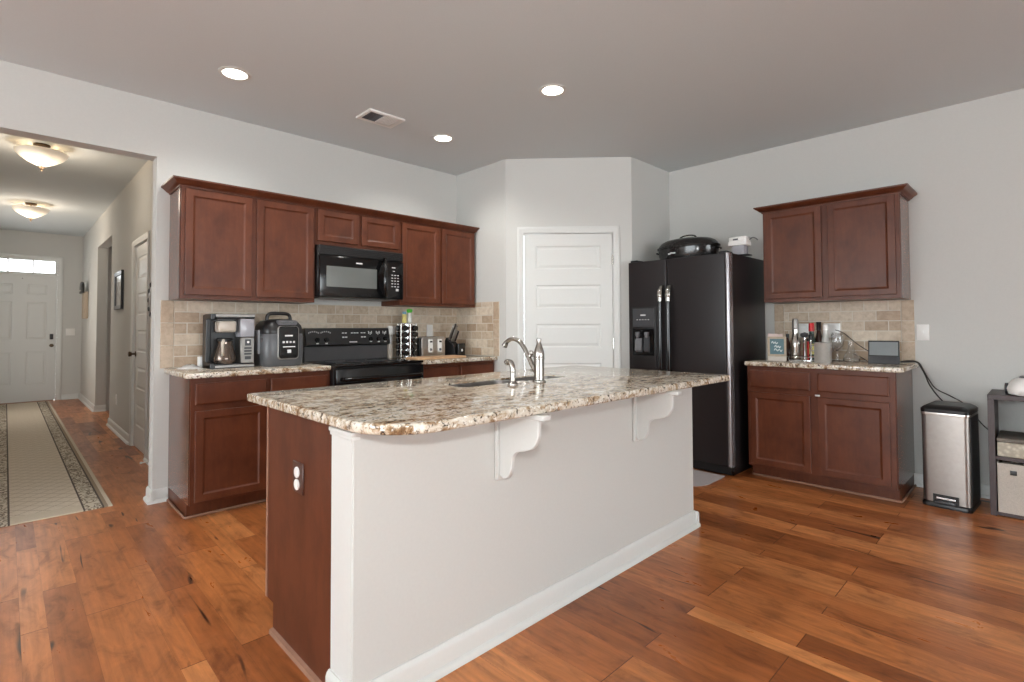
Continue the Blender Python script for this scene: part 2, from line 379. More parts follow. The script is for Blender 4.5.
def rrect(x0, y0, x1, y1, r, n=6):
    rs = r if isinstance(r, (list, tuple)) else [r]*4     # order: (x0,y0),(x1,y0),(x1,y1),(x0,y1)
    out = []
    for (cx, cy, sx, sy, a0), q in zip(((x0, y0, 1, 1, 180), (x1, y0, -1, 1, 270), (x1, y1, -1, -1, 0), (x0, y1, 1, -1, 90)), rs):
        if q <= 0: out.append((cx, cy)); continue
        for k in range(n+1):
            a = R(a0+90*k/n); out.append((cx+sx*q+q*math.cos(a), cy+sy*q+q*math.sin(a)))
    return out
def thing(name, label, cat, loc=(0, 0, 0), rz=0, group=None):
    o = bpy.data.objects.new(name, None); COL.objects.link(o); o.location = loc; o.rotation_euler = (0, 0, rz)
    o.empty_display_size = .05
    return tag(o, label, cat, group)
def tag(o, label, cat, group=None):
    o['label'] = label; o['category'] = cat
    if group: o['group'] = group
    return o
def st(o): o['kind'] = 'structure'; return o
def dup(root, loc, rz=None, label=None):
    r = root.copy(); COL.objects.link(r); r.location = loc
    if rz is not None: r.rotation_euler = (0, 0, rz)
    if label: r['label'] = label
    for ch in root.children:
        c = ch.copy(); COL.objects.link(c); c.parent = r
        for g in ch.children:
            d = g.copy(); COL.objects.link(d); d.parent = c
    return r
FB = R(-90)                       # faces -X, set against the fridge wall

# ---------------------------------------------------------------- room shell
X0, Y0 = -5.5, -9.0
fl_ = MB().box((X0-.15, Y0-.15, -.12), (XB+.15, HY+.2, 0)).build('floor', 'floor'); st(fl_)
ce = MB().box((X0-.15, Y0-.15, H), (XB+.15, HY+.2, H+.12)).build('ceiling', 'ceiling'); st(ce)
OL = -.42
w = MB(); w.box((XO, YA, 0), (XP+.12, YA+.13, H)); w.box((OL, YA, HO), (XO, YA+.13, H)); w.box((X0, YA, 0), (OL, YA+.13, H)); st(w.build('wall_back', 'wall'))
st(MB().box((XB, Y0, 0), (XB+.13, YA+.13, H)).build('wall_right', 'wall'))
st(MB().box((X0-.13, Y0, 0), (X0, -1.2, H)).box((X0-.13, 3.6, 0), (X0, YA+.13, H)).box((X0-.13, -1.2, 0), (X0, 3.6, .35)).box((X0-.13, -1.2, 2.45), (X0, 3.6, H)).build('wall_left', 'wall'))
st(MB().box((X0-.13, Y0-.13, 0), (-1.9, Y0, H)).box((4.1, Y0-.13, 0), (XB+.13, Y0, H)).box((-1.9, Y0-.13, 2.5), (4.1, Y0, H)).box((-1.9, Y0-.13, 0), (4.1, Y0, .2)).build('wall_rear', 'wall'))
def winframe(name, x0, z0, x1, z1, n, loc, rz):
    t = bpy.data.objects.new(name, None); COL.objects.link(t); t.location = loc; t.rotation_euler = (0, 0, rz); st(t)
    f = MB(); f.box((x0, 0, z0), (x1, .06, z0+.06)); f.box((x0, 0, z1-.06), (x1, .06, z1))
    for i in range(n+1):
        x = x0+(x1-x0-.05)*i/n; f.box((x, 0, z0+.06), (x+.05, .06, z1-.06))
    f.build('window_frame', 'trim', t); return t
winframe('window_1', -1.9, .2, 4.1, 2.5, 5, (0, Y0-.1, 0), 0)
winframe('window_fill_2', -2.4, .35, 2.4, 2.45, 4, (X0-.1, 1.2, 0), R(90))  # left window is added, placed to even out the light
# corner pantry walls
st(MB().box((XP, YP, 0), (XP+.11, YA, H)).build('wall_pantry_left', 'wall'))
st(MB().box((XQ, YQ, 0), (XB, YQ+.11, H)).build('wall_pantry_right', 'wall'))
DL = math.hypot(XQ-XP, YQ-YP); DA = math.atan2(YQ-YP, XQ-XP)
wp = MB(); DO0, DO1, DH = .160, .991, 2.045
wp.box((0, 0, 0), (DO0, .11, H)); wp.box((DO1, 0, 0), (DL, .11, H)); wp.box((DO0, 0, DH), (DO1, .11, H))
o = wp.build('wall_pantry', 'wall'); o.location = (XP, YP, 0); o.rotation_euler = (0, 0, DA); st(o)
# hall
CL0, CL1 = 5.70, 6.41
wh = MB()
wh.box((HX, YA+.13, 0), (HX+.12, CL0, H)); wh.box((HX, CL0, 2.0), (HX+.12, CL1, H)); wh.box((HX, CL1, 0), (HX+.12, 8.0, H))
wh.box((HX, 8.0, 2.33), (HX+.12, 9.39, H)); wh.box((HX, 9.39, 0), (HX+.12, HY, H)); st(wh.build('wall_hall_right', 'wall'))
st(MB().box((OL-.23, YA+.13, 0), (OL-.11, HY, H)).build('wall_hall_left', 'wall'))
st(MB().box((HX+.12, 9.42, 0), (2.4, 9.5, H)).box((2.3, 7.0, 0), (2.4, 9.42, H)).box((HX+.12, 6.9, 0), (2.4, 7.0, H)).build('wall_side_passage', 'wall'))
FD0, FD1 = -.295, .608
we = MB(); we.box((OL-.23, HY, 0), (FD0-.012, HY+.14, H)); we.box((FD1+.012, HY, 0), (HX+.12, HY+.14, H)); we.box((FD0-.012, HY, 2.30), (FD1+.012, HY+.14, H)); st(we.build('wall_hall_end', 'wall'))
# baseboards
def baseb(name, a, b, nx, ny, h=.088, parent=None, mat='trim'):
    """run from a to b (2D), facing (nx,ny): board, eased top and shoe"""
    ax, ay = a; bx, by = b; L = math.hypot(bx-ax, by-ay)
    prof = [(0, 0), (.03, 0), (.029, .012), (.022, .02), (.0145, .023), (.0145, h-.018), (.011, h-.008), (.005, h), (0, h)]
    m = MB(); A = [m.bm.verts.new((ax+nx*p, ay+ny*p, z)) for p, z in prof]; B = [m.bm.verts.new((bx+nx*p, by+ny*p, z)) for p, z in prof]; n = len(prof)
    fs = [m.bm.faces.new(A), m.bm.faces.new(B[::-1])]+[m.bm.faces.new((A[i], A[(i+1) % n], B[(i+1) % n], B[i])) for i in range(n)]
    bmesh.ops.recalc_face_normals(m.bm, faces=fs); return m
st(baseb('', (XO, YA), (.81, YA), 0, -1).build('baseboard_back', 'trim'))
st(baseb('', (XO, YA-.03), (XO, YA+.13), -1, 0).build('baseboard_jamb', 'trim'))
st(baseb('', (XB, .70), (XB, Y0), -1, 0).build('baseboard_right', 'trim'))
st(baseb('', (HX, YA+.14), (HX, CL0-.07), -1, 0).build('baseboard_hall_near', 'trim'))
st(baseb('', (HX, CL1+.07), (HX, 8.0), -1, 0).build('baseboard_hall_middle', 'trim'))
st(baseb('', (HX, 9.39), (HX, HY), -1, 0).build('baseboard_hall_far', 'trim'))
st(baseb('', (HX, 9.39), (HX+.12, 9.39), 0, -1).build('baseboard_passage', 'trim'))
st(baseb('', (FD1+.075, HY), (HX-.03, HY), 0, -1).build('baseboard_hall_end', 'trim'))
dx, dy = math.cos(DA), math.sin(DA)
for nm_, s0, s1 in (('baseboard_pantry', .01, DO0-.05), ('baseboard_pantry_right', DO1+.05, DL)):
    st(baseb('', (XP+dx*s0, YP+dy*s0), (XP+dx*s1, YP+dy*s1), dy, -dx).build(nm_, 'trim'))

# ---------------------------------------------------------------- interior doors
def panelled(m, w_, h, th, cells):
    m.loops([rect(0, 0, w_, h, th), rect(0, 0, w_, h, .0095)])
    for (cx0, cz0, cx1, cz1, px0, pz0, px1, pz1) in cells:
        def rr(i, y): return rect(px0+i, pz0+i, px1-i, pz1-i, y)
        m.loops([rect(cx0, cz0, cx1, cz1, .0094), rect(cx0, cz0, cx1, cz1, 0), rect(px0, pz0, px1, pz1, 0), rr(.008, .006), rr(.018, .006), rr(.036, .0015)], back=False)
    return m
def five_panel(w_, h):
    cells = []; zt = [h-.112-.361*i for i in range(5)]; ph = .215; x0 = .108; x1 = w_-.108
    cuts = [h]+[(zt[i]-ph+zt[i+1])/2 for i in range(4)]+[0]
    for i in range(5): cells.append((0, cuts[i+1], w_, cuts[i], x0, zt[i]-ph, x1, zt[i]))
    return panelled(MB(), w_, h, .036, cells)
def casing(m, w_, h, cw=.055, t=.018, y=0):
    # moulded casing around an opening of w_ x h, standing proud of y
    prof = [(0, 0), (0, -.010), (.008, -.013), (.02, -.012), (.03, -.016), (cw-.01, -t), (cw, -t+.004), (cw, 0)]
    path = [(0, 0, -1, 0), (0, h, -1, 1), (w_, h, 1, 1), (w_, 0, 1, 0)]
    rings = [[m.bm.verts.new((px+dx_*p, y+q, pz+dz_*p)) for p, q in prof] for px, pz, dx_, dz_ in path]; fs = []
    n = len(prof)
    for A, B in zip(rings, rings[1:]):
        for i in range(n): fs.append(m.bm.faces.new((A[i], A[(i+1) % n], B[(i+1) % n], B[i])))
    fs += [m.bm.faces.new(rings[0]), m.bm.faces.new(rings[-1][::-1])]
    bmesh.ops.recalc_face_normals(m.bm, faces=fs); return m
def jambs(m, w_, h, d):
    m.box((0, .001, 0), (.006, d, h)); m.box((w_-.006, .001, 0), (w_, d, h)); m.box((.006, .001, h-.006), (w_-.006, d, h)); return m
def knob(t, x, z, mat='nickel', y=0):
    k = MB().lathe([(.028, y), (.028, y-.006), (.011, y-.01), (.010, y-.03), (.022, y-.038), (.027, y-.05), (.022, y-.062), (0, y-.066)], (x, 0, z), 18, 'y')
    return k.build('door_knob', mat, t)
def st_thing(name, loc, rz):
    t = bpy.data.objects.new(name, None); COL.objects.link(t); t.location = loc; t.rotation_euler = (0, 0, rz); return st(t)
ow = DO1-DO0
d1 = st_thing('door_1', (XP+dx*DO0, YP+dy*DO0, 0), DA)
c_ = casing(MB(), ow, DH); jambs(c_, ow, DH, .1); c_.build('door_frame', 'trim', d1)
sl = five_panel(ow-.018, 2.022).build('door_slab', 'trim', d1, ang=12); sl.location = (.009, .012, .012)
knob(d1, .07, .93, y=.012)
for z in (1.79, 1.02, .2): MB().tube([(ow-.006, -.004, z-.045), (ow-.006, -.004, z+.045)], .007, 8).box((ow-.012, .001, z-.045), (ow-.001, .011, z+.045)).build('hinge', 'nickel', d1)
# hall closet door (faces -X)
d3 = st_thing('door_3', (HX, CL1, 0), FB); cw_ = CL1-CL0
c_ = casing(MB(), cw_, 2.0); jambs(c_, cw_, 2.0, .11); c_.build('door_frame', 'trim', d3)
sl = five_panel(cw_-.018, 1.982).build('door_slab', 'trim', d3, ang=12); sl.location = (.009, .012, .01)
knob(d3, .065, .92, 'bronze', .012)
# front door
d2 = st_thing('door_2', (FD0, HY, 0), 0); fw = FD1-FD0
c_ = casing(MB(), fw, 2.30, .066); jambs(c_, fw, 2.30, .13); c_.box((.006, .02, 2.04), (fw-.006, .1, 2.075)).build('door_frame', 'trim', d2)
cells = []; xs = [(0, fw/2), (fw/2, fw)]; pz = [(.27, .80), (1.0, 1.6), (1.725, 1.888)]; cz = [0, .9, 1.66, 2.03]
for i, (a, b) in enumerate(xs):
    px = (.12, .12+.245) if i == 0 else (fw-.12-.245, fw-.12)
    for j in range(3): cells.append((a, cz[j], b, cz[j+1], px[0], pz[j][0], px[1], pz[j][1]))
sl = panelled(MB(), fw, 2.03, .044, cells).build('door_slab', 'trim', d2, ang=12); sl.location = (0, .04, .008); sl.scale = ((fw-.016)/fw, 1, 1); sl.location.x = .008
MB().box((fw-.085, .018, 1.0), (fw-.04, .0395, 1.09), .006).build('keypad_lock', 'black', d2)
knob(d2, fw-.06, .90, 'bronze', .04)
MB().box((.02, -.03, .0), (fw-.02, .05, .008)).build('threshold', 'shoe', d2)
MB().lathe([(.006, -.01), (.006, .042)], (fw*.53, 0, 1.985), 10, 'y').build('door_peg', 'black', d2)
w3 = st_thing('window_3', (FD0, HY+.03, 0), 0)
f_ = MB(); f_.box((.006, 0, 2.076), (fw-.006, .05, 2.09)); f_.box((.006, 0, 2.283), (fw-.006, .05, 2.294))
for x in (.006, .300, .592, fw-.034): f_.box((x, 0, 2.09), (x+(.02 if 0 < x-.01 < .7 else .028), .05, 2.283))
f_.build('window_frame', 'trim', w3); MB().box((.02, .022, 2.08), (fw-.02, .028, 2.29)).build('window_pane', 'glass', w3)

# ---------------------------------------------------------------- backsplash
def bsp(name, x0, x1, y, mat, border_left, border_right=False):
    m = MB(); a = x0+(.082 if border_left else 0); b = x1-(.082 if border_right else 0)
    m.box((a, y-.01, CT+.002), (b, y-.0005, 1.367)); return m
t_ = st_thing('trim_backsplash_back', (.757, YA, CT+.002), 0)
L_ = XP-.757
MB().box((.08, -.01, 0), (L_-.001, -.0006, .467)).build('tile_field', 'tileX', t_)
m = MB()
for i in range(3): m.box((.0, -.011, .002+.1555*i), (.076, -.0006, .153+.1555*i), .002, 1)
m.build('tile_border', 'tileB', t_); MB().box((.0005, -.008, 0), (.0795, -.0005, .466)).build('grout', 'grout', t_)
t_ = st_thing('trim_backsplash_side', (XP, YA-.012, CT+.002), 0)
MB().box((-.01, -.555, 0), (-.0006, -.0005, .515)).build('tile_field', 'tileY', t_)
m = MB()
for i in range(3): m.box((-.011, -.635, .002+.171*i), (-.0006, -.559, .169+.171*i), .002, 1)
m.build('tile_border', 'tileB', t_); MB().box((-.008, -.636, 0), (-.0005, -.556, .514)).build('grout', 'grout', t_)
t_ = st_thing('trim_backsplash_right', (XB, .672, CT+.002), 0)
MB().box((-.01, .08, 0), (-.0006, .972-.080, .465)).build('tile_field', 'tileY', t_)
m = MB()
for i in range(3):
    for y_ in (0, .896): m.box((-.011, y_, .002+.1545*i), (-.0006, y_+.076, .152+.1545*i), .002, 1)
m.build('tile_border', 'tileB', t_); MB().box((-.008, .0005, 0), (-.0005, .0795, .464)).box((-.008, .8925, 0), (-.0005, .9715, .464)).build('grout', 'grout', t_)

# ---------------------------------------------------------------- cabinets
def cab_door(x0, z0, x1, z1, rail=.046, t=.019):
    def rr(i, y): return rect(x0+i, z0+i, x1-i, z1-i, y)
    return MB().loops([rr(0, -.0005), rr(0, -t+.003), rr(.003, -t), rr(rail-.004, -t), rr(rail, -t+.002), rr(rail+.005, -t+.007), rr(rail+.012, -t+.009)])
def cab_drawer(x0, z0, x1, z1, t=.019):
    def rr(i, y): return rect(x0+i, z0+i, x1-i, z1-i, y)
    return MB().loops([rr(0, -.0005), rr(0, -t+.005), rr(.003, -t+.002), rr(.008, -t)])
def cabinet(name, label, loc, rz, w_, d, z0, z1, doors=(), drawers=(), toe=False, sides=(), bottom=0):
    t = thing(name, label, 'cabinet', loc, rz)
    zb = z0+(.092 if toe else 0)
    MB().box((0, 0, zb), (w_, d, z1)).build('body', 'cherry', t)
    for s_ in sides:
        x = -.004 if s_ == 'l' else w_
        MB().box((x, .018, zb), (x+.004, d, z1)).build('side_panel', 'cherryside', t)
    if toe:
        MB().box((0, .075, z0), (w_, d, zb)).build('toe_kick', 'cherry', t)
        sh = MB().box((-.012 if 'l' in sides else 0, .06, z0), (w_+(.012 if 'r' in sides else 0), .075, z0+.014), .004, 1)
        if 'l' in sides: sh.box((-.016, .075, z0), (-.002, d, z0+.014), .004, 1)
        if 'r' in sides: sh.box((w_+.002, .075, z0), (w_+.016, d, z0+.014), .004, 1)
        sh.build('shoe_molding', 'shoe', t)
    for r_ in doors: cab_door(*r_).build('door', 'cherry', t, ang=12)
    for r_ in drawers: cab_drawer(*r_).build('drawer', 'cherry', t, ang=12)
    return t
UF = YA-.310                     # upper face plane (doors stand .019 proud)
U0, U1, U2, U3 = .806, 1.694, 2.447, 3.296
cabinet('wall_cabinet', 'tall two door cherry wall cabinet above the coffee maker, left of the microwave', (U0, UF, 0), 0, U1-U0-.001, .308, 1.366, 2.12,
        [(.022, 1.392, .430, 2.088), (.462, 1.392, .872, 2.088)], sides='l')
cabinet('wall_cabinet', 'short two door cherry wall cabinet directly above the black microwave', (U1, UF, 0), 0, U2-U1-.001, .308, 1.815, 2.12,
        [(.016, 1.845, .352, 2.088), (.384, 1.845, .736, 2.088)])
cabinet('wall_cabinet', 'tall two door cherry wall cabinet above the toaster, right of the microwave', (U2, UF, 0), 0, U3-U2, .308, 1.366, 2.12,
        [(.014, 1.392, .412, 2.088), (.444, 1.392, .832, 2.088)])
def crown(name, label, pts, loc=(0, 0, 0), rz=0):
    # pts: path with outward mitre directions; profile swept along it
    prof = [(0, 2.098), (.006, 2.098), (.008, 2.106), (.02, 2.112), (.034, 2.126), (.046, 2.134), (.052, 2.138), (.054, 2.148), (0, 2.148)]
    prof = [(p+.001, z) for p, z in prof]
    m = MB(); rings = [[m.bm.verts.new((x+ox*p, y+oy*p, z)) for p, z in prof] for x, y, ox, oy in pts]; fs = []; n = len(prof)
    for A, B in zip(rings, rings[1:]):
        for i in range(n): fs.append(m.bm.faces.new((A[i], A[(i+1) % n], B[(i+1) % n], B[i])))
    fs += [m.bm.faces.new(rings[0]), m.bm.faces.new(rings[-1][::-1])]; bmesh.ops.recalc_face_normals(m.bm, faces=fs)
    o = m.build(name, 'cherry'); o.location = loc; o.rotation_euler = (0, 0, rz); return tag(o, label, 'molding')
crown('crown_molding', 'long dark cherry crown molding along the range wall cabinets', [(U0-.004, YA-.002, -1, 0), (U0-.004, UF-.001, -1, -1), (U3, UF-.001, .35, -1), (U3, UF+.02, .35, 0), (U3, YA-.002, .35, 0)])
# base cabinets on the range wall
BF = 3.645
B0, B1, B2, B3 = .817, 1.697, 2.462, 3.312
cabinet('base_cabinet', 'cherry base cabinet under the coffee maker, left of the black range', (B0, BF, 0), 0, B1-B0, YA-BF-.004, 0, CB-.001,
        [(.022, .110, .438, .663), (.466, .110, .862, .663)], [(.022, .703, .438, .832), (.466, .703, .862, .832)], True, 'l')
cabinet('base_cabinet', 'cherry base cabinet under the toaster, mostly hidden behind the island', (B2, BF, 0), 0, B3-B2, YA-BF-.004, 0, CB-.001,
        [(.022, .110, .410, .663), (.44, .110, .828, .663)], [(.022, .703, .410, .832), (.44, .703, .828, .832)], True)
def slab(name, label, poly, z0=CB, z1=CT, loc=(0, 0, 0)):
    o = MB().prism(poly, 'z', z0, z1, .009, 3).build(name, 'granite'); o.location = loc; return tag(o, label, 'countertop')
slab('countertop', 'granite worktop carrying the coffee maker and cooker, left of the range', rrect(.782, 3.617, B1-.002, YA-.002, [.05, .002, .002, .002]))
slab('countertop', 'granite worktop carrying the toaster and knife block, right of the range', rrect(B2+.002, 3.588, XP-.003, YA-.013, .002))
# base and wall cabinets on the fridge wall
RF = 4.19; RW = .948; RY = 1.644
cabinet('base_cabinet', 'cherry base cabinet by the fridge with bottles standing on its worktop', (RF, RY, 0), FB, RW, XB-RF-.004, 0, CB-.001,
        [(.022, .110, .445, .663), (.495, .110, .916, .663)], [(.022, .703, .445, .832), (.495, .703, .916, .832)], True, 'r')
slab('countertop', 'short granite worktop beside the fridge carrying bottles and a black screen', [(x, y) for x, y in rrect(RF-.028, .648, XB-.012, 1.656, [.07, .002, .002, .004])])
cabinet('wall_cabinet', 'two door cherry wall cabinet over the bottles, right of the fridge', (XB-.345, 1.606, 0), FB, .912, .343, 1.366, 2.12,
        [(.022, 1.392, .428, 2.092), (.470, 1.392, .888, 2.092)], sides='r')
crown('crown_molding', 'short dark cherry crown molding over the cabinet right of the fridge', [(0, .343, -1, 0), (0, -.001, -1, -1), (.916, -.001, 1, -1), (.916, .343, 1, 0)], (XB-.345, 1.606, 0), FB)
tg = MB().box((RF-.0235, 1.644-.512, .668), (RF-.0205, 1.644-.480, .680), .001, 1).build('door_tag', 'white'); tag(tg, 'tiny white tag on the right door of the cabinet beside the trash can', 'tag')

# ---------------------------------------------------------------- island
IX0, IX1, IYF, IYK, IYB = .760, 2.911, 1.4654, 1.604, 2.185
il = thing('kitchen_island', 'large island with pale grey front wall and dark brown end panel', 'island', (IX0, IYF, 0))
def T(x, y, z): return (x-IX0, y-IYF, z)
MB().box(T(IX0, IYF, 0), T(IX1, IYK, CB-.001)).build('knee_wall', 'wall', il)
endp = [(IYK-IYF+.001, 0), (IYB-.075-IYF, 0), (IYB-.075-IYF, .11), (IYB-IYF, .11), (IYB-IYF, CB-.001), (IYK-IYF+.001, CB-.001)]
for x in (0, IX1-IX0-.018): MB().prism(endp, 'x', x, x+.018).build('end_panel', 'panel', il)
MB().box((.0185, IYB-.019-IYF, .11), (IX1-IX0-.0185, IYB-IYF, CB-.001)).build('face_frame', 'cherry', il)
MB().box((.0185, IYK-IYF+.001, .11), (IX1-IX0-.0185, IYB-.02-IYF, .128)).build('cabinet_floor', 'cherry', il)
MB().box((.0185, IYB-.09-IYF, 0), (IX1-IX0-.0185, IYB-.075-IYF, .109)).build('toe_kick', 'cherry', il)
def mirror_door(x0, z0, x1, z1, drawer):
    m = cab_drawer(x0, z0, x1, z1) if drawer else cab_door(x0, z0, x1, z1)
    for v in m.bm.verts: v.co.y = IYB-IYF-v.co.y
    bmesh.ops.reverse_faces(m.bm, faces=m.bm.faces[:]); m.build('drawer' if drawer else 'door', 'cherry', il, ang=12)
for i in range(4):
    a_ = .02+.535*i; mirror_door(a_, .135, a_+.50, .66, False); mirror_door(a_, .70, a_+.50, .83, True)
MB().box(T(IX0-.005, IYF+.003, 0), T(IX0, IYK, CB-.02)).box(T(IX0-.013, IYF-.006, CB-.022), T(IX0+.02, IYK+.008, CB-.008), .004).box(T(IX0-.010, IYF-.004, CB-.034), T(IX0+.02, IYK+.004, CB-.022), .003).build('corner_post', 'trim', il)
b_ = baseb('', (-.005, 0), (IX1-IX0+.006, 0), 0, -1, .092); b_.build('baseboard', 'trim', il)
prof = baseb('', (-.005, -.028), (-.005, IYK-IYF+.004), -1, 0, .092); prof.build('baseboard', 'trim', il)
baseb('', (IX1-IX0, IYK-IYF), (IX1-IX0, -.028), 1, 0, .092).build('baseboard', 'trim', il)
MB().prism([(0, 0), (-.016, 0), (-.013, .013), (0, .017)], 'y', IYK-IYF+.03, IYB-.075-IYF).build('shoe_molding', 'shoe', il)
MB().box((-.003, IYB-.012-IYF, .11), (0, IYB-IYF+.001, CB-.004)).build('edge_strip', 'shoe', il)
op = MB().box((-.006, 1.826-IYF, .584), (-.0005, 1.918-IYF, .694), .003, 1).build('outlet_plate', plain('outlet_brown', (74, 44, 34), .4, nscale=20, namt=.05), il, 'brown outlet cover plate')
for z in (.615, .658): MB().lathe([(.0195, -.0062), (.0195, -.010), (.017, -.012), (0, -.012)], (0, 1.872-IYF, z), 22, 'x').build('socket_cover', 'white', op, 'round white socket cover')
def corbel(x):
    b = il; w2 = .0095
    curve = smooth([(0, 1.247, .846), (0, 1.249, .80), (0, 1.252, .775), (0, 1.275, .742), (0, 1.315, .725), (0, 1.352, .716), (0, 1.374, .700), (0, 1.383, .672), (0, 1.386, .645), (0, 1.402, .618), (0, 1.425, .605), (0, 1.448, .612)], 4)
    poly = [(1.448-IYF, .846)]+[(p.y-IYF, p.z) for p in curve]
    m = MB().prism(poly, 'x', x-w2-IX0, x+w2-IX0, .003, 1)
    m.box(T(x-.021, 1.448, .595), T(x+.021, IYF-.0005, .846), .004, 1); m.box(T(x-.021, 1.214, .8455), T(x+.022, IYF-.001, CB-.0015), .003, 1)
    return m.build('corbel', 'trim', b)
corbel(1.352); corbel(2.292)
# island worktop with the sink cut-out (two halves of outline joined around the hole)
SX0, SX1, SY0, SY1 = 1.50, 2.24, 1.850, 2.04
def island_top():
    outer = rrect(.728, 1.243, 2.935, 2.362, [.20, .02, .03, .03], 10); inner = rrect(SX0, SY0, SX1, SY1, .04, 6)
    bm = bmesh.new()
    def ring(pts, z): return [bm.verts.new((x, y, z)) for x, y in pts]
    def es(vs): return [bm.edges.new((vs[i], vs[(i+1) % len(vs)])) for i in range(len(vs))]
    allo = {}
    for z in (CB, CT):
        o_ = ring(outer, z); i_ = ring(inner, z); r_ = bmesh.ops.triangle_fill(bm, use_beauty=True, edges=es(o_)+es(i_)); allo[z] = (o_, i_)
    for k in (0, 1):
        A, B = allo[CB][k], allo[CT][k]; n = len(A)
        for i in range(n): bm.faces.new((A[i], A[(i+1) % n], B[(i+1) % n], B[i]))
    bmesh.ops.recalc_face_normals(bm, faces=bm.faces)
    rim = [e for e in bm.edges if e.calc_face_angle(0) > 1.2 and abs(e.verts[0].co.z-e.verts[1].co.z) < 1e-6 and all(v in allo[CB][0] or v in allo[CT][0] for v in e.verts)]
    bmesh.ops.bevel(bm, geom=rim, offset=.010, segments=3, affect='EDGES', profile=.6)
    m = MB(); m.bm.free(); m.bm = bm; return m
tag(island_top().build('countertop', 'granite', ang=50), 'big granite island worktop with a sink and faucet in it', 'countertop')
sk = thing('sink', 'stainless steel double sink set into the island worktop', 'sink', (SX0, SY0, CB))
m = MB()
def basin(x0, x1):
    o1 = rrect(x0, .004, x1, SY1-SY0-.004, .04); i1 = rrect(x0+.012, .016, x1-.012, SY1-SY0-.016, .035); bt = rrect(x0+.03, .03, x1-.03, SY1-SY0-.03, .03)
    return [[(x, y, -.19) for x, y in o1], [(x, y, .026) for x, y in o1], [(x, y, .028) for x, y in i1], [(x, y, -.16) for x, y in bt]]
mid = (SX1-SX0)*.52
MB().loops(basin(.004, mid-.002)).build('basin', 'basin', sk); MB().loops(basin(mid+.002, SX1-SX0-.004)).build('basin', 'basin', sk)
for x in (mid*.5, mid*1.48): MB().lathe([(.04, -.1595), (.036, -.155), (.02, -.157), (0, -.157)], (x, (SY1-SY0)*.5, 0), 20).build('drain', 'chrome', sk)
fa = thing('faucet', 'brushed nickel faucet with tall lever body and curved spout on the island', 'faucet', (1.919, 1.775, CT))
MB().lathe([(0, 0.0005), (.034, .0005), (.033, .006), (.026, .011), (.0255, .02), (.0255, .112), (.028, .114), (.028, .12), (.0255, .122)], (0, 0, 0), 28).build('body', 'nickel', fa)
MB().lathe([(.026, .122), (.027, .135), (.024, .155), (.016, .178), (.0105, .195), (.010, .203), (.0125, .206), (.0125, .213), (.009, .217), (0, .217)], (0, 0, 0), 28).build('lever_handle', 'nickel', fa)
sp_ = smooth([(0, .012, .040), (0, .038, .070), (0, .072, .120), (0, .106, .170), (0, .145, .203), (0, .192, .212), (0, .232, .196), (0, .252, .172)], 6)
MB().tube(sp_, [.013]*10+[.0115]*(len(sp_)-16)+[.0125, .0135, .0145, .0155, .016, .016], 16).build('spout', 'nickel', fa)
MB().tube([(0, .024, .125), (0, .055, .128)], .004, 8).lathe([(0, -.012), (.011, -.005), (.012, .002), (.008, .010), (0, .012)], (0, .062, .129), 14).build('lift_rod', 'nickel', fa)
ss = thing('side_sprayer', 'brushed nickel side sprayer standing left of the island faucet', 'sprayer', (1.725, 1.765, CT))
MB().lathe([(0, .0005), (.026, .0005), (.025, .006), (.018, .012), (.015, .02)], (0, 0, 0), 22).build('base', 'nickel', ss)
q_ = smooth([(0, 0, .018), (0, 0, .06), (0, .003, .085), (0, .014, .105), (0, .032, .109), (0, .044, .100)], 5)
MB().tube(q_, [.0125]*6+[.0135]*(len(q_)-12)+[.014, .0145, .015, .015, .0145, .013], 14).build('spray_head', 'nickel', ss)
sd = thing('basin_glint_disc', 'steel disc shaped after a basin glint, between sprayer and faucet', 'cover', (1.82, 1.795, CT))  # added disc gives a bright basin reflection a solid shape
MB().lathe([(0, .0005), (.034, .0005), (.034, .004), (.028, .008), (.012, .010), (0, .010)], (0, 0, 0), 24).build('cap', 'steel', sd)

# ---------------------------------------------------------------- range
RX0, RX1 = B1+.003, B2-.003; RWd = RX1-RX0
rg = thing('range', 'black electric kitchen range with upright control panel', 'range', (RX0, 3.56, 0))
MB().box((0, .03, .06), (RWd, .63, .885), .003, 1).build('body', 'black', rg)
MB().box((.04, .09, 0), (RWd-.04, .6, .06)).build('plinth', 'black', rg)
MB().box((0, .002, .885), (RWd, .545, .905), .006, 2).build('cooktop', 'blackgloss', rg)
for x, y, r_ in ((.19, .16, .10), (.57, .16, .085), (.19, .40, .075), (.57, .40, .10)):
    MB().lathe([(r_, .9052), (r_, .906), (r_-.004, .9062), (r_-.004, .9052)], (x, y, 0), 36).build('burner_ring', 'midgrey', rg)
od = MB().box((.004, -.005, .25), (RWd-.004, .029, .872), .006, 2).build('oven_door', 'blackgloss', rg)
MB().loops([rect(.12, .36, RWd-.12, .70, -.0052), rect(.12, .36, RWd-.12, .70, -.007), rect(.128, .368, RWd-.128, .692, -.0075)]).build('door_window', 'windowdark', od)
MB().tube(smooth([(.05, -.006, .80), (.055, -.04, .80), (.09, -.055, .80), (RWd/2, -.058, .80), (RWd-.09, -.055, .80), (RWd-.055, -.04, .80), (RWd-.05, -.006, .80)], 6), .013, 12).build('door_handle', 'blackgloss', od)
MB().box((.004, .0, .07), (RWd-.004, .029, .24), .006, 2).build('storage_drawer', 'blackgloss', rg)
bg_ = MB().prism([(.56, .886), (.64, .886), (.64, 1.16), (.56, 1.17), (.545, 1.165), (.515, 1.035), (.56, 1.02)], 'x', 0, RWd, .004, 1).build('backguard', 'black', rg)
MB().box((.01, .5555, .906), (RWd-.01, .5595, 1.018)).build('lower_panel', plain('guard_grey_glass', (72, 72, 74), .2, nscale=12, namt=.05), bg_)
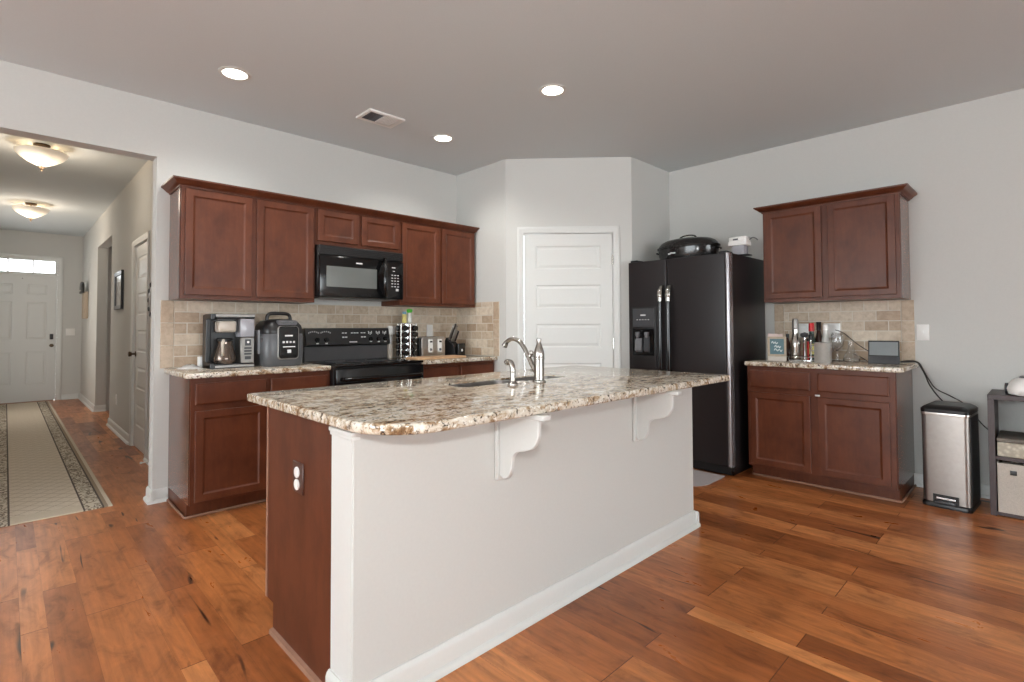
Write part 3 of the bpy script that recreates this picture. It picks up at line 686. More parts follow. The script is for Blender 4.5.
def onface(x, s):     # point on the sloping console face; s 0..1 from bottom to top
    return (x, .515+.030*s-.0015, 1.035+.130*s)
def mark(m, x, s, w2, h2):
    a = onface(x-w2, s-h2/.133); b = onface(x+w2, s+h2/.133)
    m.box((a[0], a[1]-.0006, a[2]), (b[0], b[1]+.0015, b[2]))
for x in (.095, .17, RWd-.19, RWd-.115, RWd-.05):
    c = onface(x, .30); k = MB().lathe([(.019, .004), (.019, -.004), (.016, -.016), (0, -.017)], (0, 0, 0), 20, 'y').box((-.003, -.022, -.015), (.003, -.012, .015), .001, 1).build('knob', 'blackgloss', bg_); k.location = c; k.rotation_euler = (R(-13), 0, 0)
m = MB()
for x, s in ((.095, .2), (.17, .2), (RWd-.19, .27), (RWd-.115, .24), (RWd-.05, .24)): mark(m, x, s-.12, .010, .005)
for cx in (.07, .17): 
    for a in range(-60, 61, 24): mark(m, cx+.028*math.sin(R(a))*1.6, .66+.16*math.cos(R(a)), .0025, .005)
for x in (.32, .345, .40, .425, .45, .49, .515): mark(m, x, .72, .009, .004)
for x in (.32, .345, .49, .515): mark(m, x, .45, .009, .005)
mark(m, .405, .14, .034, .005)
for cx in (RWd-.19, RWd-.115, RWd-.05):
    for i in range(3): mark(m, cx-.014+.014*i, .74-.06*(i % 2), .0025, .012)
m.build_each('panel_marking', 'mark', bg_)

# ---------------------------------------------------------------- microwave
MWY = 3.835
mw = thing('microwave', 'black over-the-range microwave hanging above the range', 'microwave', (1.700, MWY, 1.405)); Ww, Hh = .742, .405
MB().box((.0, .03, .012), (Ww, .34, Hh), .004, 1).build('body', 'black', mw)
MB().box((.004, 0, .005), (.575, .029, .325), .008, 2).build('door', 'blackgloss', mw)
MB().loops([rect(.055, .085, .485, .245, -.0002), rect(.055, .085, .485, .245, -.002), rect(.06, .09, .48, .24, -.003)]).build('door_window', 'windowdark', mw)
MB().box((.579, 0, .005), (Ww-.002, .029, .325), .008, 2).build('control_panel', 'blackgloss', mw)
m = MB().box((.002, .004, .329), (Ww-.002, .029, Hh-.001), .005, 1)
for i in range(4): m.box((.02, .0015, .342+.014*i), (Ww-.02, .006, .347+.014*i))
m.build('vent_grille', 'black', mw)
MB().tube(smooth([(.552, -.002, .335), (.548, -.03, .32), (.535, -.052, .25), (.530, -.058, .18), (.535, -.052, .10), (.548, -.03, .045), (.552, -.002, .03)], 6), [.012]+[.015]*35+[.012], 12).build('door_handle', 'blackgloss', mw)
m = MB().box((.300, -.0025, .277), (.355, .002, .288))
m.box((.625, -.0015, .268), (.66, .002, .276)); m.box((.635, -.0015, .24), (.655, .002, .246))
for j in range(5):
    for i in range(3): m.box((.622+.028*i, -.0015, .205-.024*j), (.638+.028*i, .002, .212-.024*j))
m.box((.665, -.0015, .075), (.69, .002, .095)); m.build_each('panel_marking', 'mark', mw)
MB().box((.03, .04, .0), (Ww-.03, .3, .0115)).build('bottom_plate', 'darkgrey', mw)

# ---------------------------------------------------------------- fridge
fr = thing('refrigerator', 'tall black side by side refrigerator beside the pantry corner', 'refrigerator', (4.015, 2.619, 0), FB)
FW, FZ = .908, 1.752
MB().box((.004, .085, .03), (FW-.004, .765, FZ), .006, 2).build('cabinet', 'fridge', fr)
MB().box((.02, .05, .012), (FW-.02, .1, .085)).box((.02, .1, 0), (FW-.02, .7, .03)).build('toe_grille', 'black', fr)
def frdoor(x0, x1):
    return MB().prism(rrect(x0, 0, x1, .075, [.012, .012, .003, .003], 4), 'z', .09, FZ-.006, .004, 1)
dl = frdoor(.004, .381).build('freezer_door', 'fridge', fr); dr = frdoor(.387, FW-.0225).build('fridge_door', 'fridge', fr)
MB().prism(rrect(FW-.022, -.003, FW+.006, .07, [.012, .014, .002, .002], 4), 'z', .085, FZ-.004).build('edge_sheen', plain('edge_sheen_grey', (158, 155, 158), .25, .7, nscale=90, namt=.2), dr, 'door edge with its silver sheen put into the colour')  # grey strip paints the reflection along the door's rounded edge
def fhandle(x, par):
    p = smooth([(x, .0, .785), (x, -.034, .795), (x, -.050, .83), (x, -.053, .95), (x, -.054, 1.15), (x, -.053, 1.36), (x, -.050, 1.42)], 8)
    h = MB().tube(p, .018, 12).build('handle', 'blackgloss', par)
    MB().tube(smooth([(x, -.051, 1.385), (x, -.050, 1.43), (x, -.042, 1.475), (x, -.022, 1.503), (x, .0, 1.512)], 6), [.0195]*6+[.024]*8+[.021]*11, 14).build('handle_cap', 'nickel', h, 'silver grey upper handle end'); return h
fhandle(.346, dl); fhandle(.421, dr)
dz = MB(); ox0, ox1, oz0, oz1 = .040, .283, .815, 1.345
dz.loops([rect(ox0, oz0, ox1, oz1, .001), rect(ox0, oz0, ox1, oz1, -.008), rect(ox0+.006, oz0+.006, ox1-.006, oz1-.006, -.010)])
dp = dz.build('dispenser', 'black', dl)
MB().loops([rect(.056, .920, .268, 1.155, -.0102), rect(.056, .920, .268, 1.155, -.013), rect(.062, .926, .262, 1.149, -.013), rect(.070, .936, .254, 1.142, -.0105)]).build('niche', 'blackgloss', dp)
MB().loops([rect(.056, 1.170, .268, 1.330, -.0102), rect(.058, 1.172, .266, 1.328, -.013)]).build('control_plate', 'darkgrey', dp)
m = MB().box((.135, -.0145, 1.268), (.185, -.0125, 1.278))
for i in range(5): m.box((.095+.028*i, -.0145, 1.230), (.108+.028*i, -.0125, 1.236))
m.build_each('panel_marking', 'mark', dp)
MB().prism([(-.0115, 1.07), (-.026, 1.05), (-.034, .965), (-.0115, .95)], 'x', .085, .150, .002, 1).build('ice_paddle', 'midgrey', dp)
MB().prism([(-.0115, 1.09), (-.022, 1.08), (-.027, .965), (-.0115, .95)], 'x', .170, .225, .002, 1).build('water_paddle', 'darkgrey', dp)
for x in (.11, .2): MB().lathe([(.022, 1.125), (.022, 1.10), (.012, 1.075)], (x, -.022, 0), 16).build('spout', 'midgrey', dp)
for x in (.05, FW-.05): MB().box((x-.035, .02, FZ-.004), (x+.035, .13, FZ+.014), .004, 1).build('hinge_cover', 'black', fr)
# floor mat in front of the fridge
tag(MB().prism(rrect(3.60, 1.762, 4.035, 2.55, [.15, .02, .02, .05], 8), 'z', .0005, .008, .003, 1).build('floor_mat', 'mat'), 'pale grey rounded floor mat in front of the fridge', 'mat')
# roaster
ro = thing('roaster_pan', 'black speckled oval roaster with lid on top of the fridge', 'roaster', (4.40, 2.235, FZ+.0005))
MB().lathe([(0, 0), (.80, 0), (.88, .012), (.94, .06), (.96, .118), (1.0, .122), (1.0, .128), (.95, .129)], (0, 0, 0), 44, 'z', .19, .288).build('pan', 'enamel', ro)
MB().lathe([(1.0, .130), (1.0, .137), (.95, .142), (.93, .156), (.86, .180), (.72, .198), (.5, .209), (.25, .214), (0, .215)], (0, 0, 0), 44, 'z', .19, .288).build('lid', 'enamel', ro)
MB().tube(smooth([(0, -.085, .207), (0, -.07, .228), (0, -.03, .240), (0, .03, .240), (0, .07, .228), (0, .085, .207)], 6), .007, 10).build('lid_handle', 'enamel', ro)
for s_ in (-1, 1): MB().tube(smooth([(-.05, s_*.274, .10), (-.045, s_*.288, .10), (0, s_*.292, .10), (.045, s_*.288, .10), (.05, s_*.274, .10)], 5), .006, 8).build('side_handle', 'enamel', ro)
m = MB()
for y, z, a in ((.085, .065, 25), (.065, .072, -30), (.04, .07, 10)): m.box((-.1845+.004*abs(y)*4, y-.012, z-.006), (-.176, y+.012, z+.006), .002, 1)
m.build('label_print', 'mark', ro)
# white container beside it
wc = thing('countertop_gadget', 'small white plastic gadget on the right corner of the fridge top', 'gadget', (4.34, 1.752, FZ+.0005), FB)
MB().box((-.03, -.035, 0), (.085, .05, .008), .003, 1).build('base', 'black', wc)
MB().prism(rrect(-.05, -.045, .055, .05, .012), 'z', .0085, .085, .003, 1).build('canister', 'reservoir', wc)
MB().prism(rrect(-.075, -.055, .075, .06, .014), 'z', .0855, .120, .004, 2).prism(rrect(-.070, -.05, .070, .055, .012), 'z', .120, .155, .005, 2).build('lid', 'white', wc)
MB().box((-.03, -.0555, .128), (.01, -.049, .140), .001, 1).build('lid_print', 'midgrey', wc)
MB().tube(smooth([(.076, .02, .13), (.10, .02, .145), (.125, .02, .135), (.14, .02, .12)], 5), .005, 8).build('arm', 'midgrey', wc)

# ---------------------------------------------------------------- coffee maker
cm = thing('coffee_maker', 'black and steel drip coffee maker with carafe, leftmost appliance on the counter', 'coffee maker', (.985, 3.90, CT+.0005))
MB().prism([(.0, 0), (.2, 0), (.2, .365), (.14, .372), (.0, .372), (.0, .335), (.11, .335), (.12, .045), (.0, .035)], 'x', 0, .028, .003, 1).box((.028, .125, .0), (.279, .2, .368), .004, 1).build('body', 'black', cm)
MB().box((.0, .003, 0), (.279, .124, .028), .004, 1).build('base_tray', 'darkgrey', cm); 
MB().box((.029, .0, .006), (.276, .0028, .022), .001, 1).build('base_strip', 'satin', cm)
MB().box((.029, .0, .340), (.279, .124, .372), .004, 1).build('top_cover', 'black', cm)
MB().box((.029, -.003, .352), (.279, -.0003, .370), .001, 1).build('top_strip', 'satin', cm)
MB().box((.050, .012, .245), (.165, .115, .325), .018, 3).build('filter_basket', 'ceramic', cm)
MB().box((.045, .03, .3255), (.17, .12, .339), .003, 1).build('basket_rail', 'darkgrey', cm)
MB().box((.185, -.001, .212), (.276, .124, .339), .006, 2).build('water_tank', 'reservoir', cm)
MB().box((.186, .0, .030), (.276, .124, .210), .005, 1).build('control_tower', 'satin', cm)
m = MB().box((.214, -.002, .152), (.254, .001, .196), .001, 1)
for z in (.128, .108, .088): m.box((.210, -.002, z), (.258, .001, z+.013), .001, 1)
m.box((.214, -.002, .056), (.254, .001, .078), .001, 1); m.build_each('button', 'darkgrey', cm)
MB().lathe([(.008, -.001), (.008, -.004), (0, -.005)], (.234, 0, .176), 14, 'y').build('dial', 'white', cm)
ca = MB().lathe([(0, .030), (.060, .030), (.070, .045), (.071, .07), (.055, .13), (.043, .165), (.045, .185)], (.105, .062, 0), 30).build('carafe', 'carafe', cm)
MB().lathe([(.046, .186), (.047, .198), (.03, .205), (0, .206)], (.105, .062, 0), 24).build('lid', 'black', ca)
MB().tube(smooth([(.085, .022, .185), (.075, -.01, .19), (.068, -.022, .165), (.068, -.022, .12), (.072, -.008, .09)], 5), .009, 10).build('carafe_handle', 'ceramic', ca)
# white cloth and charger next to it
def crumple():
    m = MB(); n = 12; g = [[m.bm.verts.new((.15*i/n-.075, .09*j/n-.045, .001+.022*math.sin(math.pi*i/n)*math.sin(math.pi*j/n)*(.6+.8*random.random()))) for j in range(n+1)] for i in range(n+1)]
    lo = [[m.bm.verts.new((.15*i/n-.075, .09*j/n-.045, .0004)) for j in range(n+1)] for i in range(n+1)]
    for i in range(n):
        for j in range(n): m.bm.faces.new((g[i][j], g[i+1][j], g[i+1][j+1], g[i][j+1])); m.bm.faces.new((lo[i][j+1], lo[i+1][j+1], lo[i+1][j], lo[i][j]))
    for i in range(n):
        for a, b in (((i, 0), (i+1, 0)), ((i+1, n), (i, n)), ((0, i+1), (0, i)), ((n, i), (n, i+1))):
            m.bm.faces.new((lo[a[0]][a[1]], lo[b[0]][b[1]], g[b[0]][b[1]], g[a[0]][a[1]]))
    return m
o = crumple().build('napkin', 'white', ang=80); o.location = (.905, 4.08, CT+.0003); tag(o, 'crumpled white napkin on the counter left of the coffee maker', 'napkin')
ad = thing('power_adapter', 'small white plug block standing behind the coffee maker', 'adapter', (.998, 4.15, CT+.0005))
MB().box((-.03, -.012, 0), (.03, .016, .075), .005, 2).build('block', 'white', ad)
# multi cooker
mc = thing('multicooker', 'dark grey electric multicooker with domed lid and top handle', 'cooker', (1.446, 3.955, CT+.0005))
def srect(hx, hy, r_, z, n=6): return [(x, y, z) for x, y in rrect(-hx, -hy, hx, hy, r_, n)]
MB().loops([srect(.132, .135, .06, 0), srect(.14, .142, .065, .012), srect(.146, .148, .07, .10), srect(.146, .148, .07, .215), srect(.140, .141, .07, .232)]).build('body', 'cooker', mc)
MB().loops([srect(.141, .142, .07, .2325), srect(.143, .144, .07, .25), srect(.136, .136, .07, .29), srect(.115, .108, .07, .325), srect(.07, .065, .05, .338)]).build('lid', 'black', mc)
MB().tube(smooth([(-.085, 0, .325), (-.08, 0, .36), (-.06, 0, .378), (0, 0, .382), (.06, 0, .378), (.08, 0, .36), (.085, 0, .325)], 6), .0125, 10).build('lid_handle', 'black', mc)
def bulge(x0, z0, x1, z1, y, d, r_=.022):
    q = lambda i, yy: [(x, yy, z) for x, z in rrect(x0+i, z0+i, x1-i, z1-i, r_, 5)]
    return [q(0, y), q(0, y-d*.6), q(.005, y-d)]
MB().loops(bulge(-.061, .048, .091, .288, -.139, .016, .026)).build('panel_bezel', 'satin', mc)
cp = MB().loops(bulge(-.055, .055, .085, .285, -.140, .022)).build('control_panel', 'blackgloss', mc)
MB().loops(bulge(-.058, .292, .088, .330, -.085, .052, .016)).build('lid_badge', 'midgrey', mc)
m = MB().box((-.015, -.164, .213), (.04, -.161, .224)); m.box((-.028, -.164, .135), (.058, -.161, .143))
for i in range(4): m.box((-.03+.024*i, -.164, .166), (-.016+.024*i, -.161, .18))
m.box((.003, -.164, .095), (.03, -.161, .118), .001, 1); m.build_each('panel_marking', 'mark', cp)
MB().box((-.1475, -.1, .195), (.1475, .1, .201), .002, 1).build('seam_band', 'black', mc)
for s_ in (-1, 1): MB().loops([[(s_*(.1465+dx_), y, z) for y, z in ((-.05-e, .09-e), (.05+e, .09-e), (.05+e, .26+e), (-.05-e, .26+e))] for dx_, e in ((.0, 0), (.012, -.004), (.016, -.014))]).build('side_handle', 'midgrey', mc)

# ---------------------------------------------------------------- right of the range
ut = thing('utensil_crock', 'slim beige utensil crock between the range and the spice rack', 'crock', (2.497, 4.158, CT+.0005))
MB().lathe([(0, 0), (.032, 0), (.035, .01), (.036, .125), (.033, .125), (.032, .012), (0, .012)], (0, 0, 0), 28).build('crock_body', 'ceramic', ut)
def utensil(dx_, dy_, lean, kind, lab):
    t = thing(kind, lab, 'utensil', (2.497+dx_, 4.158+dy_, CT+.014))
    top = Vector((lean[0], lean[1], .20))
    MB().tube([(0, 0, 0), top], .005, 8).build('handle', 'white', t)
    d = top.normalized()
    if kind == 'spatula':
        a = top; m = MB().box((-.027, -.003, 0), (.027, .003, .075), .0028, 1); o = m.build('blade', 'white', t); o.location = a; o.rotation_euler = (0, math.atan2(lean[0], .2), 0)
    else:
        m = MB().lathe([(0, 0), (.014, .008), (.023, .034), (.017, .06), (0, .068)], (0, 0, 0), 16, 'z', 1, .35); o = m.build('bowl', 'white', t); o.location = a_ if False else top; o.rotation_euler = (0, math.atan2(lean[0], .2), 0)
utensil(.016, .006, (.018, 0), 'spatula', 'white spatula leaning right in the utensil crock')
utensil(-.008, .004, (-.008, .0), 'spoon', 'white spoon leaning left in the utensil crock')
utensil(.0, -.015, (-.004, -.01), 'spatula', 'white spatula standing upright at the front of the crock')
# spice carousel: hexagonal chrome tower, each jar lying radially in its hole
SC = (2.612, 4.045); SH = .315; SR = .085
sr = thing('spice_rack', 'chrome spice tower with rows of dark lidded jars, left of the toaster', 'spice rack', (SC[0], SC[1], CT+.0005))
m = MB(); hexp = [(SR*math.cos(R(60*i+18)), SR*math.sin(R(60*i+18))) for i in range(6)]
m.prism(hexp, 'z', 0, .012, .002, 1); m.build('base', 'chrome', sr)
m = MB().prism(hexp, 'z', SH-.01, SH, .002, 1); m.build('top_plate', 'chrome', sr)
for x, y in hexp: MB().tube([(x*.96, y*.96, .012), (x*.96, y*.96, SH-.01)], .008, 10).build('post', 'nickel', sr)
MB().tube([(0, 0, .012), (0, 0, SH-.01)], .028, 16).build('core', 'chrome', sr)
ja = thing('spice_jar', 'dark lidded spice jar lying in a hole of the chrome spice tower', 'jar', (0, 0, 0), 0, 'spice jars in the chrome tower')
MB().lathe([(0, .032), (.019, .032), (.0205, .036), (.0205, .076)], (0, 0, 0), 18, 'x').build('jar_body', 'spicered', ja)
MB().lathe([(.0255, .0762), (.0262, .080), (.0255, .096), (.022, .099), (0, .099)], (0, 0, 0), 18, 'x').build('lid', 'blackgloss', ja)
first = True
for i in range(6):
    a = R(60*i+48)
    for k in range(5):
        loc = (SC[0], SC[1], CT+.0455+.0555*k)
        if first: ja.location = loc; ja.rotation_euler = (0, 0, a); first = False
        else: dup(ja, loc, a)
b1 = thing('spice_shaker', 'yellow labelled shaker with pale blue cap on top of the spice tower', 'bottle', (SC[0]-.035, SC[1]-.01, CT+SH+.001))
MB().lathe([(0, 0), (.019, 0), (.02, .004), (.02, .072), (.017, .078)], (0, 0, 0), 18).build('bottle_body', 'yellow', b1); MB().lathe([(.018, .0785), (.0185, .08), (.018, .102), (0, .104)], (0, 0, 0), 18).build('cap', 'bluecap', b1)
b1 = thing('spice_shaker', 'white shaker with bright green cap on top of the spice tower', 'bottle', (SC[0]+.018, SC[1]-.012, CT+SH+.001))
MB().lathe([(0, 0), (.022, 0), (.023, .004), (.023, .085), (.018, .093)], (0, 0, 0), 18).build('bottle_body', 'bottle', b1); MB().lathe([(.019, .0935), (.026, .105), (.027, .122), (.012, .128), (0, .128)], (0, 0, 0), 18).build('cap', 'greencap', b1)
# toaster
to = thing('toaster', 'steel two slot toaster with black ends beside the knife block', 'toaster', (2.715, 3.955, CT+.0005))
TW = .262
MB().prism([(x, z) for x, z in rrect(0, .012, TW, .187, [.01, .01, .02, .02])], 'y', .006, .190, .004, 2).build('body', 'steel', to)
MB().prism([(x, z) for x, z in rrect(-.004, .0, TW+.004, .0118, .003)], 'y', .004, .192).build('base', 'black', to)
for x in (.070, .175):
    MB().box((x, .0, .045), (x+.048, .0055, .165), .004, 1).build('lever_plate', 'white', to)
    MB().box((x+.012, -.014, .135), (x+.036, -.0005, .150), .003, 1).build('lever', 'black', to)
    MB().lathe([(.012, -.0005), (.011, -.010), (0, -.011)], (x+.024, 0, .07), 16, 'y').build('dial', 'midgrey', to)
MB().box((-.020, .012, .012), (-.001, .184, .178), .008, 2).build('end_cap', 'black', to)
for y in (.05, .115): MB().box((.03, y, .1872), (TW-.03, y+.03, .1885)).build('slot', 'black', to)
# knife block
kb = thing('knife_block', 'black knife block full of knives next to the toaster', 'knife block', (3.098, 3.985, CT+.0005), R(14))
MB().prism([(-.045, 0), (.115, 0), (.115, .06), (.055, .175), (-.012, .125), (-.045, .09)], 'x', -.05, .035, .003, 1).build('block', 'black', kb)
fb_ = MB().prism(rrect(-.028, -.085, .072, -.046, .004), 'z', 0, .120, .003, 1).build('front_holder', 'blackgloss', kb)
MB().lathe([(.012, -.0855), (.011, -.0875), (0, -.0875)], (.022, 0, .055), 18, 'y').build('badge', 'mark', fb_)
for i, (x, y, z, L, mt) in enumerate(((-.03, .03, .164, .15, 'satin'), (-.006, .034, .166, .155, 'black'), (.018, .03, .164, .14, 'satin'), (-.03, .0, .145, .12, 'satin'), (-.006, .0, .145, .115, 'satin'), (.018, -.002, .143, .105, 'black'))):
    c, s_ = math.cos(R(14)), math.sin(R(14)); lab = ['steel handled knife at the back left of the block', 'long black handled knife at the back middle of the block', 'steel handled knife at the back right of the block', 'steel handled knife at the front left of the block', 'steel handled knife at the front middle of the block', 'short black handled knife at the front right of the block'][i]
    k = thing('kitchen_knife', lab, 'knife', (3.098+x*c-y*s_, 3.985+x*s_+y*c, CT+z), R(14), 'knives in the block')
    o = MB().prism(rrect(-.011, -.007, .011, .007, .005, 3), 'z', 0, L, .003, 2).build('handle', mt, k); o.rotation_euler = (R(24), 0, 0)
    o2 = MB().lathe([(.008, -.004), (.009, -.001), (.008, .0005)], (0, 0, 0), 12).build('bolster', 'steel', k); o2.rotation_euler = (R(24), 0, 0)
# cutting board
tag(MB().prism(rrect(2.475, 3.655, 2.995, 3.865, .02), 'z', CT+.0005, CT+.019, .003, 1).build('cutting_board', 'board'), 'tan wooden cutting board lying in front of the toaster', 'cutting board')
# wall plates
def plate(name, label, loc, rz, n=1, kind='outlet'):
    t = thing(name, label, kind, loc, rz); w2 = .036+.023*(n-1)
    MB().loops([rect(-w2, -.058, w2, .058, -.0004), rect(-w2, -.058, w2, .058, -.003), rect(-w2+.004, -.054, w2-.004, .054, -.006)]).build('cover_plate', 'white', t)
    for i in range(n):
        x = (i-(n-1)/2)*.046
        if kind == 'outlet':
            for z in (-.02, .02): MB().prism(rrect(x-.017, z-.014, x+.017, z+.014, .006), 'y', -.0085, -.0062).build('socket', 'white', t)
        else: MB().box((x-.005, -.014, -.008), (x+.005, -.0062, .012), .002, 1).build('toggle', 'white', t)
    return t
plate('wall_outlet', 'white wall outlet on the tiles just above the toaster', (2.972, YA-.0105, 1.142), 0)
plate('wall_outlet', 'left white outlet plate on the tiles behind the bottles', (XB-.0105, 1.395, 1.135), FB, 2)
plate('wall_outlet', 'right white outlet plate on the tiles behind the wine glasses', (XB-.0105, 1.205, 1.135), FB, 2)
plate('light_switch', 'white switch plate on the bare wall right of the tiles', (XB-.0005, .624, 1.122), FB, 1, 'switch')
plate('light_switch', 'white switch plate on the hall end wall beside the front door', (.78, HY-.0005, 1.12), 0, 2, 'switch')
plate('wall_outlet', 'low white outlet on the hall wall beyond the closet door', (HX-.0005, 7.44, .36), FB)

# ---------------------------------------------------------------- bar corner
sg = thing('chalk_sign', 'small wood framed teal chalk sign beside the fridge', 'sign', (4.36, 1.480, CT+.0005), R(-72))
MB().box((-.066, 0, 0), (.066, .055, .036), .002, 1).build('stand', 'ceramic', sg)
f_ = MB(); f_.loops([rect(-.066, .0365, .066, .190, .03), rect(-.066, .0365, .066, .190, .0), rect(-.050, .052, .050, .174, .0), rect(-.050, .052, .050, .174, .008)]); f_.build('frame', 'signwood', sg)
MB().box((-.0495, .004, .0525), (.0495, .0078, .1735)).build('board', 'chalk', sg)
m = MB()
for z, pts in ((.145, (-.038, -.030, -.022, -.012, -.004, .006)), (.118, (-.018, -.008, .0, .010, .018, .026)), (.092, (-.02, -.01, .004, .016, .028, .036))):
    p = [(x, .0035, z-(x+.04)*.18+(.010 if i % 2 else -.006)) for i, x in enumerate(pts)]; m.tube(smooth(p, 4), .0022, 6)
m.build('chalk_writing', 'chalkwhite', sg)
tr = thing('bar_tray', 'low steel tray rack under the cocktail tools', 'tray', (4.47, 1.315, CT+.0005))
MB().prism(rrect(-.075, -.075, .075, .10, .02), 'z', .004, .012, .002, 1).build('tray_base', 'chrome', tr)
for x, y in ((-.06, -.06), (-.06, .085), (.06, -.06), (.06, .085)): MB().lathe([(.006, 0), (.006, .0045)], (x, y, 0), 10).build('foot', 'chrome', tr)
MB().tube(smooth([(-.07, -.068, .034), (-.07, .095, .034), (.07, .095, .034), (.07, -.068, .034), (-.07, -.068, .034)], 4), .004, 8).tube([(-.07, -.068, .012), (-.07, -.068, .034)], .003, 6).tube([(-.07, .095, .012), (-.07, .095, .034)], .003, 6).build('rail', 'chrome', tr)
TZ = CT+.0130
def bottle(name, label, loc, prof, mat, cap, capmat, extra=None, cat='bottle'):
    t = thing(name, label, cat, loc); MB().lathe(prof, (0, 0, 0), 24).build('bottle_body', mat, t); MB().lathe(cap, (0, 0, 0), 24).build('cap', capmat, t)
    if extra: MB().lathe(extra[0], (0, 0, 0), 24).build('bottle_label', extra[1], t)
    return t
bottle('cocktail_shaker', 'tall steel cocktail shaker at the left of the bar tools', (4.45, 1.372, TZ), [(0, 0), (.032, 0), (.036, .01), (.039, .11), (.039, .130), (.034, .15), (.024, .178), (.021, .205), (.021, .235)], 'nickel', [(.0215, .2355), (.0225, .245), (.0215, .305), (.018, .318), (0, .322)], 'satin', cat='shaker')
bottle('syrup_bottle', 'slim black bottle squeezed between the chalk sign and the shaker', (4.52, 1.452, CT+.0005), [(0, 0), (.022, 0), (.023, .008), (.023, .13), (.011, .16), (.011, .18)], 'brownglass', [(.0125, .1805), (.0125, .21), (0, .212)], 'black')
bottle('liquor_bottle', 'dark green bottle with a bright red cap', (4.60, 1.300, CT+.0005), [(0, 0), (.028, 0), (.030, .008), (.030, .15), (.017, .195), (.016, .232)], 'greenglass', [(.0205, .2325), (.021, .237), (.0195, .288), (.016, .297), (0, .298)], 'red', ([(.0305, .05), (.0308, .052), (.0308, .13), (.0305, .132)], 'yellow'))
bottle('wine_bottle', 'dark wine bottle with black capsule right of the red cap', (4.675, 1.268, CT+.0005), [(0, 0), (.027, 0), (.0285, .008), (.0285, .17), (.0155, .225), (.0145, .24)], 'brownglass', [(.0165, .2405), (.0165, .296), (.018, .298), (.018, .306), (0, .307)], 'black')
bottle('liquor_bottle', 'slim clear bottle rising behind the ice bucket', (4.640, 1.212, CT+.0005), [(0, 0), (.027, 0), (.029, .01), (.029, .16), (.020, .20), (.018, .24)], 'bottle', [(.020, .2405), (.020, .285), (0, .287)], 'white')
pn = thing('paper_napkins', 'pale pink paper napkins standing behind the chalk sign', 'napkins', (4.455, 1.525, CT+.0005), R(-75))
for i in range(5): MB().prism([(-.055+.003*i, 0), (.055-.002*i, 0), (.057-.004*i, .195+.006*((i*3) % 4)), (.01, .213-.004*((i*2) % 3)), (-.054, .196+.005*i)], 'y', .006*i, .006*i+.004).build('napkin_sheet', 'pinkpaper', pn)
bu = thing('ice_bucket', 'round steel ice bucket at the front right of the bottles', 'bucket', (4.395, 1.168, CT+.0005))
MB().lathe([(0, 0), (.052, 0), (.056, .006), (.057, .14), (.061, .146), (.057, .150), (.053, .146), (.052, .01), (0, .01)], (0, 0, 0), 34).build('bucket_body', 'brightsteel', bu)
for s_ in (-1, 1): MB().tube(smooth([(0, s_*.057, .125), (-.014, s_*.072, .12), (-.014, s_*.072, .09), (0, s_*.057, .085)], 5), .004, 8).build('handle', 'chrome', bu)
# upright bar tools
to_x = [(4.425, 1.300, .17, 'strainer', 'round topped steel strainer standing in the bar tray'), (4.46, 1.268, .15, 'muddler', 'black and steel muddler standing in the bar tray'), (4.49, 1.296, .14, 'bar_spoon', 'red handled bar spoon standing in the bar tray'), (4.515, 1.330, .13, 'bottle_opener', 'red bottle opener at the back of the bar tray')]
for x, y, h_, nme, lab in to_x:
    t = thing(nme, lab, 'bar tool', (x, y, TZ), 0)
    MB().lathe([(0, 0), (.006, .001), (.006, h_*.6), (.0075, h_*.62), (.0075, h_)], (0, 0, 0), 12).build('shaft', {'strainer': 'chrome', 'muddler': 'chrome', 'bar_spoon': 'red', 'bottle_opener': 'red'}[nme], t)
    if nme == 'strainer': MB().lathe([(0, h_), (.02, h_+.004), (.03, h_+.02), (.026, h_+.035), (0, h_+.045)], (0, 0, 0), 22).build('head', 'darkgrey', t)
    elif nme == 'muddler': MB().lathe([(.0, h_), (.013, h_+.002), (.015, h_+.03), (.01, h_+.045), (0, h_+.048)], (0, 0, 0), 16).build('head', 'black', t)
    else: MB().lathe([(.0, h_), (.009, h_+.004), (.010, h_+.02), (0, h_+.028)], (0, 0, 0), 14).build('head', 'black', t)
def wineglass(loc, lab, s=1.):
    t = thing('wine_glass', lab, 'glass', loc)
    MB().lathe([(0, 0), (.032*s, .0), (.031*s, .002), (.006*s, .006), (.0045*s, .07*s), (.012*s, .08*s), (.034*s, .105*s), (.038*s, .135*s), (.030*s, .185*s), (.0285*s, .185*s), (.0365*s, .135*s), (.0325*s, .107*s), (.008*s, .082*s), (0, .081*s)], (0, 0, 0), 28).build('glass_body', 'glass', t)
wineglass((4.60, 1.125, CT+.0005), 'clear stemmed wine glass right behind the ice bucket', 1.15)
wineglass((4.715, 1.150, CT+.0005), 'clear stemmed wine glass farthest back by the outlet plate', 1.2)
dc = thing('decanter', 'clear glass decanter standing right of the ice bucket', 'decanter', (4.62, 1.035, CT+.0005))
MB().lathe([(0, 0), (.05, 0), (.056, .008), (.05, .04), (.026, .085), (.018, .12), (.022, .155), (.020, .155), (.016, .12), (.024, .085), (.047, .04), (.05, .012), (0, .006)], (0, 0, 0), 30).build('decanter_body', 'glass', dc)
